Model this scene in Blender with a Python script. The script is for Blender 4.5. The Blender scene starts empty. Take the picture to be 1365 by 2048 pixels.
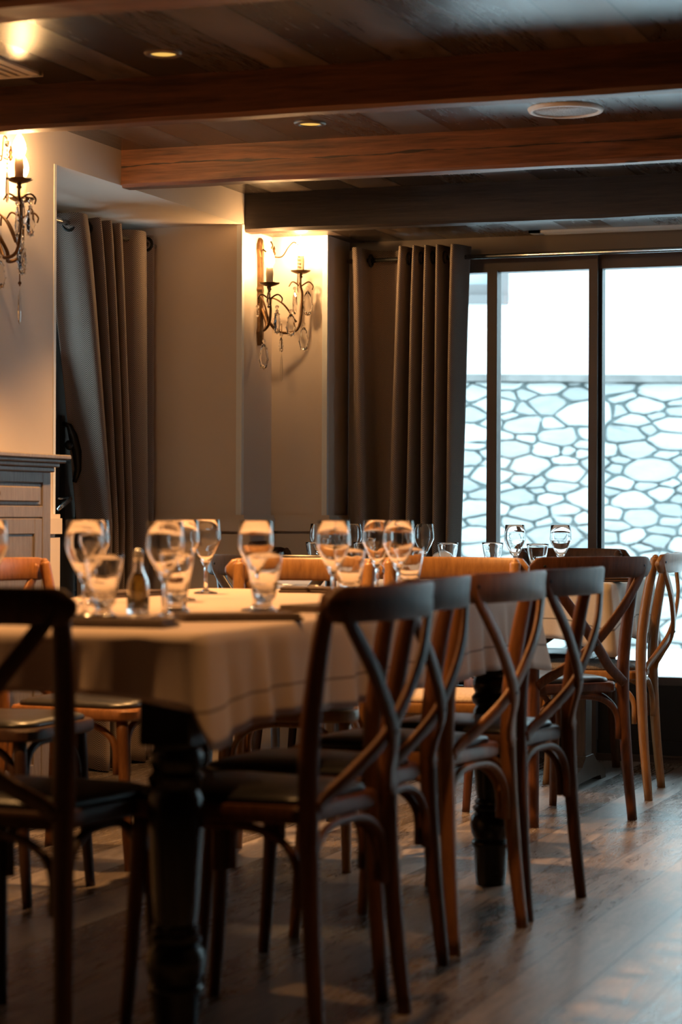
import bpy, math, random
from mathutils import Vector, Matrix
random.seed(7)
PI = math.pi
SC = bpy.context.scene
COL = SC.collection

# ---------------------------------------------------------------- camera
F_PX, H_CAM = 4500.0, 1.015
yaw = math.atan(1637 / F_PX)
pitch = math.atan(6 / F_PX)
roll = 0.004
fw = Vector((-math.sin(yaw) * math.cos(pitch), math.cos(yaw) * math.cos(pitch), math.sin(pitch)))
rt = Vector((math.cos(yaw), math.sin(yaw), 0))
up = rt.cross(fw)
cr, sr = math.cos(roll), math.sin(roll)
cx = rt * cr + up * sr
cy = up * cr - rt * sr
cam_d = bpy.data.cameras.new('camera')
cam = bpy.data.objects.new('camera', cam_d)
COL.objects.link(cam)
M = Matrix.Identity(4)
for i in range(3):
    M[i][0], M[i][1], M[i][2] = cx[i], cy[i], -fw[i]
M[0][3], M[1][3], M[2][3] = 0, 0, H_CAM
cam.matrix_world = M
cam_d.sensor_fit = 'VERTICAL'
cam_d.sensor_height = 36
cam_d.lens = F_PX / 2048 * 36
cam_d.clip_end = 200
cam_d.dof.use_dof = True
cam_d.dof.focus_distance = 8.6
cam_d.dof.aperture_fstop = 3.4
SC.camera = cam

# ---------------------------------------------------------------- world, exposure, render settings
w = bpy.data.worlds.new('overcast_sky')
SC.world = w
w.use_nodes = True
bg = w.node_tree.nodes['Background']
bg.inputs[0].default_value = (0.68, 0.89, 1.0, 1)
bg.inputs[1].default_value = 4.2
SC.view_settings.view_transform = 'Standard'
SC.view_settings.look = 'None'
SC.view_settings.gamma = 1
SC.view_settings.use_curve_mapping = False
SC.view_settings.exposure = 0.45
cy_ = SC.cycles
cy_.use_denoising = True
cy_.max_bounces = 12
cy_.diffuse_bounces = 4
cy_.glossy_bounces = 4
cy_.transmission_bounces = 12
cy_.transparent_max_bounces = 16
cy_.caustics_reflective = False
cy_.caustics_refractive = True
cy_.blur_glossy = 1.0
cy_.sample_clamp_indirect = 4.0
cy_.sample_clamp_direct = 0.0

WARM = (1.0, 0.50, 0.17)
SPOT_W = 150.0

# ---------------------------------------------------------------- geometry helpers
class MB:
    """collects vertices, faces, uvs for ONE mesh object"""
    def __init__(s):
        s.v, s.f, s.uv, s.sm = [], [], {}, []

    def add(s, vs, fs, smooth=False):
        b = len(s.v)
        s.v += [tuple(p) for p in vs]
        s.f += [tuple(b + i for i in q) for q in fs]
        s.sm += [smooth] * len(fs)
        return s

    def box(s, x0, x1, y0, y1, z0, z1, bev=0.0):
        if bev <= 0:
            vs = [(x, y, z) for z in (z0, z1) for y in (y0, y1) for x in (x0, x1)]
            fs = [(0, 2, 3, 1), (4, 5, 7, 6), (0, 1, 5, 4), (2, 6, 7, 3), (0, 4, 6, 2), (1, 3, 7, 5)]
            return s.add(vs, fs)
        b = bev
        # chamfered box: 24 vertices
        vs, fs, idx = [], [], {}
        lo, hi = (x0, y0, z0), (x1, y1, z1)
        for cxx in (0, 1):
            for cyy in (0, 1):
                for czz in (0, 1):
                    c = (cxx, cyy, czz)
                    base = [hi[i] if c[i] else lo[i] for i in range(3)]
                    ins = [hi[i] - b if c[i] else lo[i] + b for i in range(3)]
                    for ax in range(3):
                        p = list(ins)
                        p[ax] = base[ax]
                        idx[c, ax] = len(vs)
                        vs.append(tuple(p))
        def quad(q):
            fs.append(tuple(q))
        for ax in range(3):
            o = [i for i in range(3) if i != ax]
            for sd in (0, 1):
                loop = []
                for a, bb in ((0, 0), (1, 0), (1, 1), (0, 1)):
                    c = [0, 0, 0]
                    c[ax] = sd
                    c[o[0]], c[o[1]] = a, bb
                    loop.append(idx[tuple(c), ax])
                quad(loop)
            # edges parallel to ax
            for a in (0, 1):
                for bb in (0, 1):
                    c0, c1 = [0, 0, 0], [0, 0, 0]
                    for c in (c0, c1):
                        c[o[0]], c[o[1]] = a, bb
                    c1[ax] = 1
                    quad((idx[tuple(c0), o[0]], idx[tuple(c0), o[1]], idx[tuple(c1), o[1]], idx[tuple(c1), o[0]]))
        for c in [(a, bb, d) for a in (0, 1) for bb in (0, 1) for d in (0, 1)]:
            quad((idx[c, 0], idx[c, 1], idx[c, 2]))
        return s.add(vs, fs)

    def sweep(s, pts, sect, smooth=True, upv=None, caps=True):
        """sweep: sect(i, t) -> list of (a, b) offsets along side / up axes"""
        pts = [Vector(p) for p in pts]
        n = len(pts)
        rings = []
        ref = Vector(upv) if upv else None
        prev = None
        for i in range(n):
            t = (pts[min(i + 1, n - 1)] - pts[max(i - 1, 0)]).normalized()
            if ref is not None:
                a = t.cross(ref)
                if a.length < 1e-5:
                    a = t.orthogonal()
                a.normalize()
            else:
                if prev is None:
                    a = t.orthogonal().normalized()
                else:
                    a = (prev - t * prev.dot(t)).normalized()
                prev = a
            b = a.cross(t).normalized()
            rings.append([pts[i] + a * p + b * q for p, q in sect(i, i / (n - 1))])
        m = len(rings[0])
        vs = [p for r in rings for p in r]
        fs = []
        for i in range(n - 1):
            for j in range(m):
                k = (j + 1) % m
                fs.append((i * m + j, i * m + k, (i + 1) * m + k, (i + 1) * m + j))
        if caps:
            fs.append(tuple(range(m - 1, -1, -1)))
            fs.append(tuple((n - 1) * m + j for j in range(m)))
        return s.add(vs, fs, smooth)

    def tube(s, pts, r, n=10, flat=1.0, upv=None):
        def sect(i, t):
            rr = r(t) if callable(r) else (r[i] if isinstance(r, (list, tuple)) else r)
            return [(rr * math.cos(2 * PI * k / n), rr * flat * math.sin(2 * PI * k / n)) for k in range(n)]
        return s.sweep(pts, sect, True, upv)

    def strap(s, pts, wd, th, upv):
        """flat strip: wd across (side axis), th along up axis"""
        def sect(i, t):
            ww = wd(t) if callable(wd) else wd
            a, b, c = ww / 2, th / 2, min(th * .3, ww * .3)
            return [(-a + c, -b), (a - c, -b), (a, -b + c), (a, b - c), (a - c, b), (-a + c, b), (-a, b - c), (-a, -b + c)]
        return s.sweep(pts, sect, True, upv)

    def lathe(s, prof, n=24, c=(0, 0, 0), smooth=True, fac=None):
        """prof: list of (r, z); closed along itself when ends have r = 0"""
        vs, fs = [], []
        ring = []
        for r, z in prof:
            if r < 1e-6:
                ring.append([len(vs)])
                vs.append((c[0], c[1], c[2] + z))
            else:
                ring.append(list(range(len(vs), len(vs) + n)))
                for k in range(n):
                    a = 2 * PI * k / n
                    rr = r * (fac(z, a) if fac else 1)
                    vs.append((c[0] + rr * math.cos(a), c[1] + rr * math.sin(a), c[2] + z))
        for A, B in zip(ring[:-1], ring[1:]):
            if len(A) == 1 and len(B) == 1:
                continue
            for k in range(n):
                k2 = (k + 1) % n
                if len(A) == 1:
                    fs.append((A[0], B[k2], B[k]))
                elif len(B) == 1:
                    fs.append((A[k], A[k2], B[0]))
                else:
                    fs.append((A[k], A[k2], B[k2], B[k]))
        return s.add(vs, fs, smooth)

    def prism(s, poly, z0, z1, smooth=False):
        n = len(poly)
        vs = [(x, y, z0) for x, y in poly] + [(x, y, z1) for x, y in poly]
        fs = [tuple(range(n - 1, -1, -1)), tuple(range(n, 2 * n))]
        fs += [(i, (i + 1) % n, n + (i + 1) % n, n + i) for i in range(n)]
        return s.add(vs, fs, smooth)

    def ball(s, c, r, n=10, sz=1.0):
        pr = [(r * math.sin(PI * i / n), -r * sz * math.cos(PI * i / n)) for i in range(n + 1)]
        pr[0] = (0, pr[0][1]); pr[-1] = (0, pr[-1][1])
        return s.lathe(pr, max(8, n), c)

    def torus(s, c, R, r, axis='z', n=20, m=8):
        vs, fs = [], []
        for i in range(n):
            a = 2 * PI * i / n
            for j in range(m):
                b = 2 * PI * j / m
                p = ((R + r * math.cos(b)) * math.cos(a), (R + r * math.cos(b)) * math.sin(a), r * math.sin(b))
                if axis == 'x':
                    p = (p[2], p[0], p[1])
                elif axis == 'y':
                    p = (p[0], p[2], p[1])
                vs.append((c[0] + p[0], c[1] + p[1], c[2] + p[2]))
        for i in range(n):
            for j in range(m):
                fs.append((i * m + j, ((i + 1) % n) * m + j, ((i + 1) % n) * m + (j + 1) % m, i * m + (j + 1) % m))
        return s.add(vs, fs, True)

    def build(s, name, mat, parent=None, loc=None, rot=None, recalc=True, uvs=None):
        me = bpy.data.meshes.new(name)
        me.from_pydata(s.v, [], s.f)
        me.polygons.foreach_set('use_smooth', s.sm)
        if uvs:
            ul = me.uv_layers.new(name='UVMap')
            for lp in me.loops:
                ul.data[lp.index].uv = uvs[lp.vertex_index]
        me.update()
        if recalc:
            import bmesh
            bm = bmesh.new()
            bm.from_mesh(me)
            bmesh.ops.recalc_face_normals(bm, faces=bm.faces)
            bm.to_mesh(me)
            bm.free()
        if any(s.sm) and not all(s.sm):
            pass
        me.materials.append(mat)
        o = bpy.data.objects.new(name, me)
        COL.objects.link(o)
        if parent:
            o.parent = parent
        if loc:
            o.location = loc
        if rot:
            o.rotation_euler = rot
        return o


def crease(o, ang=35):
    o.data.set_sharp_from_angle(angle=math.radians(ang))
    return o


def tag(o, label, cat, group=None, kind=None):
    o['label'] = label
    o['category'] = cat
    if group:
        o['group'] = group
    if kind:
        o['kind'] = kind
    return o


def struct(o, label=None, cat=None):
    o['kind'] = 'structure'
    if label:
        o['label'] = label
    if cat:
        o['category'] = cat
    return o


def thing(name, loc, label, cat, group=None, rz=0.0):
    o = bpy.data.objects.new(name, None)
    o.empty_display_size = .05
    COL.objects.link(o)
    o.location = loc
    o.rotation_euler = (0, 0, rz)
    return tag(o, label, cat, group)


KIDS = {}
def kids(o):
    return [c for c in bpy.data.objects if c.parent == o]


def dup(root, loc, rz, label, group=None):
    r = root.copy()
    COL.objects.link(r)
    r.location = loc
    r.rotation_euler = (0, 0, rz)
    r['label'] = label
    if group:
        r['group'] = group
    for ch in kids(root):
        c = ch.copy()
        COL.objects.link(c)
        c.parent = r
        for g in kids(ch):
            d = g.copy()
            COL.objects.link(d)
            d.parent = c
    return r


def spline(pts, n):
    """Catmull-Rom through points"""
    P = [Vector(p) for p in pts]
    P = [P[0] * 2 - P[1]] + P + [P[-1] * 2 - P[-2]]
    out = []
    segs = len(P) - 3
    for i in range(n):
        u = i / (n - 1) * segs
        k = min(int(u), segs - 1)
        t = u - k
        a, b, c, d = P[k], P[k + 1], P[k + 2], P[k + 3]
        out.append(0.5 * ((2 * b) + (c - a) * t + (2 * a - 5 * b + 4 * c - d) * t * t + (3 * b - a - 3 * c + d) * t ** 3))
    return out

# ---------------------------------------------------------------- materials
def new_mat(name):
    m = bpy.data.materials.new(name)
    m.use_nodes = True
    nt = m.node_tree
    return m, nt, nt.nodes['Principled BSDF']


def N(nt, typ, **kw):
    n = nt.nodes.new(typ)
    for k, v in kw.items():
        if k.startswith('i_'):
            key = k[2:]
            key = int(key) if key.isdigit() else key.replace('_', ' ')
            n.inputs[key].default_value = v
        else:
            setattr(n, k, v)
    return n


def L(nt, a, b):
    nt.links.new(a, b)


def math_n(nt, op, a, b=None, c=None):
    n = nt.nodes.new('ShaderNodeMath')
    n.operation = op
    for i, x in enumerate((a, b, c)):
        if x is None:
            continue
        if isinstance(x, (int, float)):
            n.inputs[i].default_value = x
        else:
            nt.links.new(x, n.inputs[i])
    return n.outputs[0]


def ramp(nt, fac, stops):
    r = nt.nodes.new('ShaderNodeValToRGB')
    els = r.color_ramp.elements
    while len(els) < len(stops):
        els.new(.5)
    for e, (p, c) in zip(els, stops):
        e.position = p
        e.color = (*c, 1)
    nt.links.new(fac, r.inputs[0])
    return r.outputs[0]


def mixc(nt, fac, a, b, blend='MIX'):
    n = nt.nodes.new('ShaderNodeMix')
    n.data_type = 'RGBA'
    n.blend_type = blend
    for i, x in ((0, fac), (6, a), (7, b)):
        if isinstance(x, (int, float)):
            n.inputs[i].default_value = x
        elif isinstance(x, tuple):
            n.inputs[i].default_value = (*x, 1)
        else:
            nt.links.new(x, n.inputs[i])
    return n.outputs[2]


def coords(nt, kind='Object', scale=(1, 1, 1)):
    t = nt.nodes.new('ShaderNodeTexCoord')
    m = nt.nodes.new('ShaderNodeMapping')
    m.inputs['Scale'].default_value = scale
    nt.links.new(t.outputs[kind], m.inputs[0])
    return m.outputs[0]


def bump(nt, bs, h, strength=.3, dist=.01):
    b = nt.nodes.new('ShaderNodeBump')
    b.inputs['Strength'].default_value = strength
    b.inputs['Distance'].default_value = dist
    nt.links.new(h, b.inputs['Height'])
    nt.links.new(b.outputs[0], bs.inputs['Normal'])


def noise(nt, vec, scale, detail=4, rough=.55, dist=0.0):
    n = nt.nodes.new('ShaderNodeTexNoise')
    n.inputs['Scale'].default_value = scale
    n.inputs['Detail'].default_value = detail
    n.inputs['Roughness'].default_value = rough
    n.inputs['Distortion'].default_value = dist
    nt.links.new(vec, n.inputs['Vector'])
    return n.outputs[0]


def wood(name, dark, light, scale=(30, 30, 4), rough=.35, spec=.5, coat=0.0, bmp=.15):
    m, nt, bs = new_mat(name)
    v = coords(nt, 'Object', scale)
    g = noise(nt, v, 2.2, 5, .6, .6)
    g2 = noise(nt, v, 9, 3, .6)
    s = math_n(nt, 'ADD', math_n(nt, 'MULTIPLY', g, .7), math_n(nt, 'MULTIPLY', g2, .3))
    L(nt, ramp(nt, s, [(.32, dark), (.68, light)]), bs.inputs['Base Color'])
    bs.inputs['Roughness'].default_value = rough
    bs.inputs['Specular IOR Level'].default_value = spec
    bs.inputs['Coat Weight'].default_value = coat
    bs.inputs['Coat Roughness'].default_value = .25
    bump(nt, bs, s, bmp, .002)
    return m


def plain(name, col, rough=.6, metal=0.0, spec=.5, var=0.0, vscale=6, bmp=0.0, bscale=200):
    m, nt, bs = new_mat(name)
    v = coords(nt, 'Object')
    if var:
        n = noise(nt, v, vscale, 4)
        a = tuple(c * (1 - var) for c in col)
        b = tuple(min(1, c * (1 + var)) for c in col)
        L(nt, ramp(nt, n, [(.3, a), (.7, b)]), bs.inputs['Base Color'])
    else:
        bs.inputs['Base Color'].default_value = (*col, 1)
    bs.inputs['Roughness'].default_value = rough
    bs.inputs['Metallic'].default_value = metal
    bs.inputs['Specular IOR Level'].default_value = spec
    if bmp:
        bump(nt, bs, noise(nt, v, bscale, 2), bmp, .001)
    return m


def planks(name, width, axis, c_dark, c_light, rough, gap=.012, coat=0.0, bmp=.25, figure=1.0, vary=.3, spec=.5, ringw=.3):
    """boards running along `axis` ('x' or 'y') in object space, `width` metres wide"""
    m, nt, bs = new_mat(name)
    t = N(nt, 'ShaderNodeTexCoord')
    sep = N(nt, 'ShaderNodeSeparateXYZ')
    L(nt, t.outputs['Object'], sep.inputs[0])
    across = sep.outputs[0] if axis == 'y' else sep.outputs[1]
    along = sep.outputs[1] if axis == 'y' else sep.outputs[0]
    u = math_n(nt, 'DIVIDE', across, width)
    idx = math_n(nt, 'FLOOR', u)
    fr = math_n(nt, 'FRACT', u)
    wn = N(nt, 'ShaderNodeTexWhiteNoise', noise_dimensions='1D')
    L(nt, idx, wn.inputs['W'])
    rnd = wn.outputs['Value']
    # grain coordinates shifted per board
    cmb = N(nt, 'ShaderNodeCombineXYZ')
    L(nt, math_n(nt, 'MULTIPLY', across, 9.0), cmb.inputs[0])
    L(nt, math_n(nt, 'ADD', math_n(nt, 'MULTIPLY', along, 1.1), math_n(nt, 'MULTIPLY', rnd, 37.0)), cmb.inputs[1])
    L(nt, math_n(nt, 'MULTIPLY', rnd, 11.0), cmb.inputs[2])
    g = noise(nt, cmb.outputs[0], 1.6, 6, .62, 1.4 * figure)
    rings = math_n(nt, 'FRACT', math_n(nt, 'MULTIPLY', g, 9.0))
    rings = math_n(nt, 'ABSOLUTE', math_n(nt, 'SUBTRACT', rings, .5))
    cmb2 = N(nt, 'ShaderNodeCombineXYZ')
    L(nt, math_n(nt, 'MULTIPLY', across, 90.0), cmb2.inputs[0])
    L(nt, math_n(nt, 'MULTIPLY', along, 5.0), cmb2.inputs[1])
    fine = noise(nt, cmb2.outputs[0], 1.5, 3)
    s = math_n(nt, 'ADD', math_n(nt, 'MULTIPLY', g, .45), math_n(nt, 'ADD', math_n(nt, 'MULTIPLY', rings, ringw), math_n(nt, 'MULTIPLY', fine, .28)))
    s = math_n(nt, 'ADD', s, math_n(nt, 'MULTIPLY', math_n(nt, 'SUBTRACT', rnd, .5), vary))
    col = ramp(nt, s, [(.36, c_dark), (.68, c_light)])
    edge = math_n(nt, 'MINIMUM', fr, math_n(nt, 'SUBTRACT', 1.0, fr))
    # cross joints between board ends
    jl = math_n(nt, 'FRACT', math_n(nt, 'ADD', math_n(nt, 'DIVIDE', along, 2.3), math_n(nt, 'MULTIPLY', rnd, 7.3)))
    gapm = math_n(nt, 'MAXIMUM', math_n(nt, 'LESS_THAN', edge, gap), math_n(nt, 'LESS_THAN', jl, .0012))
    col = mixc(nt, gapm, col, tuple(c * .25 for c in c_dark))
    L(nt, col, bs.inputs['Base Color'])
    rr = math_n(nt, 'ADD', math_n(nt, 'ADD', math_n(nt, 'MULTIPLY', s, .42), math_n(nt, 'MULTIPLY', math_n(nt, 'SUBTRACT', rnd, .5), .04)), rough - .21)
    L(nt, rr, bs.inputs['Roughness'])
    bs.inputs['Specular IOR Level'].default_value = spec
    bs.inputs['Coat Weight'].default_value = coat
    bs.inputs['Coat Roughness'].default_value = .3
    h = math_n(nt, 'SUBTRACT', s, math_n(nt, 'MULTIPLY', gapm, 1.5))
    bump(nt, bs, h, bmp, .003)
    return m


def beam_mat(name, dark, light, crack=True, rough=.5):
    """old timber: long grain in x, one wandering crack and a few knots"""
    m, nt, bs = new_mat(name)
    t = N(nt, 'ShaderNodeTexCoord')
    sep = N(nt, 'ShaderNodeSeparateXYZ')
    L(nt, t.outputs['Object'], sep.inputs[0])
    x, y, z = sep.outputs
    v = coords(nt, 'Object', (1.2, 12, 16))
    g = noise(nt, v, 1.5, 6, .62, .8)
    v2 = coords(nt, 'Object', (6, 70, 90))
    g2 = noise(nt, v2, 1.0, 3)
    s = math_n(nt, 'ADD', math_n(nt, 'MULTIPLY', g, .62), math_n(nt, 'MULTIPLY', g2, .38))
    col = ramp(nt, s, [(.36, dark), (.66, light)])
    hgt = s
    if crack:
        nx = N(nt, 'ShaderNodeTexNoise', noise_dimensions='1D', i_Scale=1.3, i_Detail=5.0)
        L(nt, x, nx.inputs['W'])
        zc = math_n(nt, 'ADD', math_n(nt, 'MULTIPLY', nx.outputs[0], .05), -.02)
        d = math_n(nt, 'ABSOLUTE', math_n(nt, 'SUBTRACT', z, zc))
        nw = N(nt, 'ShaderNodeTexNoise', noise_dimensions='1D', i_Scale=5.0, i_Detail=3.0)
        L(nt, x, nw.inputs['W'])
        wdt = math_n(nt, 'MULTIPLY', math_n(nt, 'SUBTRACT', nw.outputs[0], .38), .018)
        ck = math_n(nt, 'LESS_THAN', d, wdt)
        col = mixc(nt, math_n(nt, 'MULTIPLY', ck, .85), col, (.012, .007, .004))
        hgt = math_n(nt, 'SUBTRACT', s, math_n(nt, 'MULTIPLY', ck, 2.0))
        vo = N(nt, 'ShaderNodeTexVoronoi', i_Scale=1.0)
        L(nt, coords(nt, 'Object', (2.4, 1, 7)), vo.inputs['Vector'])
        kn = math_n(nt, 'LESS_THAN', vo.outputs['Distance'], .085)
        col = mixc(nt, math_n(nt, 'MULTIPLY', kn, .8), col, (.02, .01, .005))
    L(nt, col, bs.inputs['Base Color'])
    bs.inputs['Roughness'].default_value = rough
    bump(nt, bs, hgt, .5, .004)
    return m


def herringbone(name, c1, c2):
    m, nt, bs = new_mat(name)
    t = N(nt, 'ShaderNodeTexCoord')
    sep = N(nt, 'ShaderNodeSeparateXYZ')
    L(nt, t.outputs['UV'], sep.inputs[0])
    u, v = sep.outputs[0], sep.outputs[1]
    zig = math_n(nt, 'ABSOLUTE', math_n(nt, 'SUBTRACT', math_n(nt, 'FRACT', math_n(nt, 'DIVIDE', u, .034)), .5))
    ph = math_n(nt, 'ADD', v, math_n(nt, 'MULTIPLY', zig, .034))
    st = math_n(nt, 'SINE', math_n(nt, 'MULTIPLY', ph, 2 * PI / .0075))
    st = math_n(nt, 'ADD', math_n(nt, 'MULTIPLY', st, .5), .5)
    nz = noise(nt, coords(nt, 'UV', (400, 400, 1)), 1.0, 2)
    st = math_n(nt, 'ADD', math_n(nt, 'MULTIPLY', st, .75), math_n(nt, 'MULTIPLY', nz, .25))
    L(nt, ramp(nt, st, [(.2, c1), (.8, c2)]), bs.inputs['Base Color'])
    bs.inputs['Roughness'].default_value = .85
    bs.inputs['Sheen Weight'].default_value = .15
    bump(nt, bs, st, .25, .001)
    return m


def cloth_mat(name, col, line_v=None):
    m, nt, bs = new_mat(name)
    t = N(nt, 'ShaderNodeTexCoord')
    sep = N(nt, 'ShaderNodeSeparateXYZ')
    L(nt, t.outputs['UV'], sep.inputs[0])
    nz = noise(nt, coords(nt, 'Object', (60, 60, 60)), 8.0, 2)
    c = ramp(nt, nz, [(.3, tuple(k * .92 for k in col)), (.7, col)])
    if line_v:
        d = math_n(nt, 'ABSOLUTE', math_n(nt, 'SUBTRACT', sep.outputs[1], line_v))
        ln = math_n(nt, 'LESS_THAN', d, .0028)
        c = mixc(nt, math_n(nt, 'MULTIPLY', ln, .75), c, tuple(k * .25 for k in col))
    L(nt, c, bs.inputs['Base Color'])
    bs.inputs['Roughness'].default_value = .9
    bs.inputs['Specular IOR Level'].default_value = .2
    bs.inputs['Sheen Weight'].default_value = .1
    bump(nt, bs, nz, .1, .0005)
    return m


def glass(name, col=(1, 1, 1), ior=1.48, rough=0.0):
    m, nt, bs = new_mat(name)
    bs.inputs['Base Color'].default_value = (*col, 1)
    bs.inputs['Transmission Weight'].default_value = 1.0
    bs.inputs['IOR'].default_value = ior
    bs.inputs['Roughness'].default_value = rough
    return m


def pane_mat(name):
    m = bpy.data.materials.new(name)
    m.use_nodes = True
    nt = m.node_tree
    nt.nodes.clear()
    out = N(nt, 'ShaderNodeOutputMaterial')
    tr = N(nt, 'ShaderNodeBsdfTransparent')
    tr.inputs[0].default_value = (.95, .985, .98, 1)
    gl = N(nt, 'ShaderNodeBsdfGlossy')
    gl.inputs['Roughness'].default_value = .0
    fr = N(nt, 'ShaderNodeFresnel', i_IOR=1.45)
    mx = N(nt, 'ShaderNodeMixShader')
    L(nt, fr.outputs[0], mx.inputs[0])
    L(nt, tr.outputs[0], mx.inputs[1])
    L(nt, gl.outputs[0], mx.inputs[2])
    L(nt, mx.outputs[0], out.inputs[0])
    return m


def emit(name, col, strength):
    m = bpy.data.materials.new(name)
    m.use_nodes = True
    nt = m.node_tree
    nt.nodes.clear()
    out = N(nt, 'ShaderNodeOutputMaterial')
    e = N(nt, 'ShaderNodeEmission')
    e.inputs[0].default_value = (*col, 1)
    e.inputs[1].default_value = strength
    L(nt, e.outputs[0], out.inputs[0])
    return m


def stone_mat(name):
    m, nt, bs = new_mat(name)
    geo = N(nt, 'ShaderNodeNewGeometry')
    v = coords(nt, 'Object', (3, 3, 7))
    g = noise(nt, v, 2.0, 5, .62, .6)
    tone = math_n(nt, 'ADD', math_n(nt, 'MULTIPLY', geo.outputs['Random Per Island'], .5), math_n(nt, 'MULTIPLY', g, .5))
    L(nt, ramp(nt, tone, [(.25, (.27, .283, .28)), (.5, (.36, .375, .37)), (.75, (.46, .475, .465))]), bs.inputs['Base Color'])
    bs.inputs['Roughness'].default_value = .9
    bump(nt, bs, g, .5, .03)
    return m


def j_h(a, b):
    return (a + b) * 37.0


def stone_polys(x0, x1, z0, z1, seed=4, k=2.25):
    """irregular rubble: power cells of large and small sites, flattened by k, corners rounded"""
    rn = random.Random(seed)
    Z0, Z1 = z0 * k, z1 * k
    sites = []
    for rad, tries in ((.215, 240), (.15, 900), (.105, 4000), (.066, 9000)):
        for _ in range(tries):
            p = (rn.uniform(x0 - .3, x1 + .3), rn.uniform(Z0 - .2, Z1 + .2))
            if rad == .215 and rn.random() < .5:
                continue
            if all((p[0] - q[0]) ** 2 + (p[1] - q[1]) ** 2 > (.86 * (rad + q[2])) ** 2 for q in sites):
                sites.append((p[0], p[1], rad))
    out = []
    for i, (px, pz, pr_) in enumerate(sites):
        poly = [(px - .8, pz - .8), (px + .8, pz - .8), (px + .8, pz + .8), (px - .8, pz + .8)]
        near = [q for j_, q in enumerate(sites) if j_ != i and abs(q[0] - px) < 1.2 and abs(q[1] - pz) < 1.2]
        planes = []
        for qx, qz, qr in near:
            dx, dz = qx - px, qz - pz
            d = math.hypot(dx, dz)
            t = (d * d + pr_ * pr_ - qr * qr) / (2 * d)
            a_ = math.atan2(dz, dx) + .16 * math.sin(i * 7.1 + j_h(qx, px) )
            planes.append((math.cos(a_), math.sin(a_), t - .012))
        planes += [(0, 1, Z1 - .02 - pz), (0, -1, pz - Z0)]
        for nx_, nz_, t in planes:
            new = []
            n_ = len(poly)
            for a in range(n_):
                A, B = poly[a], poly[(a + 1) % n_]
                da = (A[0] - px) * nx_ + (A[1] - pz) * nz_ - t
                db = (B[0] - px) * nx_ + (B[1] - pz) * nz_ - t
                if da <= 0:
                    new.append(A)
                if (da < 0 < db) or (db < 0 < da):
                    f = da / (da - db)
                    new.append((A[0] + (B[0] - A[0]) * f, A[1] + (B[1] - A[1]) * f))
            poly = new
            if len(poly) < 3:
                break
        if len(poly) < 3:
            continue
        ar = abs(sum(poly[a][0] * poly[(a + 1) % len(poly)][1] - poly[(a + 1) % len(poly)][0] * poly[a][1] for a in range(len(poly)))) / 2
        if ar < .004:
            continue
        for _ in range(2):
            c = []
            for a in range(len(poly)):
                A, B = poly[a], poly[(a + 1) % len(poly)]
                q = .13 if _ == 0 else .25
                c += [(A[0] * (1 - q) + B[0] * q, A[1] * (1 - q) + B[1] * q), (A[0] * q + B[0] * (1 - q), A[1] * q + B[1] * (1 - q))]
            poly = c
        out.append([(x + rn.uniform(-.006, .006), z / k + rn.uniform(-.004, .004)) for x, z in poly])
    return out


M = {}
M['wall'] = plain('wall_paint', (.66, .565, .49), .75, var=.03, vscale=3, bmp=.06, bscale=220)
M['unseen_wall_dark'] = wood('darkened_unseen_wall', (.035, .020, .012), (.085, .048, .028), (6, 6, 1), rough=.5)  # unseen walls made dark so less light bounces into the foreground
M['trim_white'] = plain('white_edge_bead', (.74, .76, .76), .5)
M['floor'] = planks('oak_floor', .166, 'y', (.130, .104, .090), (.430, .365, .325), .33, gap=.011, figure=1.5, bmp=.22, spec=.9, vary=.2)
M['ceil'] = planks('old_ceiling_boards', .19, 'y', (.026, .018, .014), (.165, .112, .082), .34, gap=.022, figure=.9, bmp=.4, vary=.2, spec=.8, ringw=.06)
M['beam_red'] = beam_mat('red_brown_beam', (.060, .019, .007), (.30, .112, .044))
M['beam_brown'] = beam_mat('brown_beam', (.040, .013, .005), (.165, .058, .022), crack=False)
M['beam_black'] = beam_mat('black_brown_beam', (.020, .013, .010), (.058, .037, .027), crack=False, rough=.55)
M['frame'] = plain('bronze_window_frame', (.105, .075, .066), .45, var=.1)
M['frame_dark'] = plain('dark_frame_edge', (.02, .022, .025), .4)
M['header'] = plain('painted_header', (.17, .13, .10), .6, var=.05)
M['pane'] = pane_mat('window_glass')
M['curtain'] = herringbone('herringbone_tweed', (.016, .011, .009), (.42, .325, .27))
M['metal_dark'] = plain('black_iron', (.018, .018, .018), .35, .7)
M['steel'] = plain('brushed_steel', (.45, .46, .47), .25, 1.0)
M['bronze'] = plain('aged_bronze', (.115, .062, .026), .42, .75, var=.3, vscale=40)
M['candle'] = plain('wax_candle_tube', (.85, .72, .52), .5)
M['crystal'] = glass('cut_crystal', (1, 1, 1), 1.55)
M['glass'] = glass('table_glass', (1, 1, 1), 1.48)
M['bulb'] = emit('lit_bulb', (1.0, .56, .22), 245.0)
M['gold'] = emit('lamp_reflector_glow', (1.0, .55, .12), .75)
M['ring'] = plain('downlight_ring', (.12, .085, .06), .4, .6)
M['white'] = plain('white_plastic', (.72, .70, .68), .5)
M['vent_white'] = plain('satin_white_vent', (.82, .84, .84), .28, spec=.9)
M['vent_cream'] = plain('cream_vent', (.62, .55, .45), .5)
M['black'] = plain('black_slot', (.01, .01, .01), .8)
M['linen'] = cloth_mat('beige_linen', (.56, .44, .375), .125)
M['linen2'] = cloth_mat('pale_linen', (.66, .59, .52), .13)
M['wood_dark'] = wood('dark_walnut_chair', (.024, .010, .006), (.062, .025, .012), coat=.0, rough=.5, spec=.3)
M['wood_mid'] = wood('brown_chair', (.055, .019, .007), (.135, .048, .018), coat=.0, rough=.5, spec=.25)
M['wood_orange'] = wood('orange_brown_chair', (.17, .066, .021), (.33, .135, .045), coat=.0, rough=.46, spec=.35)
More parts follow.
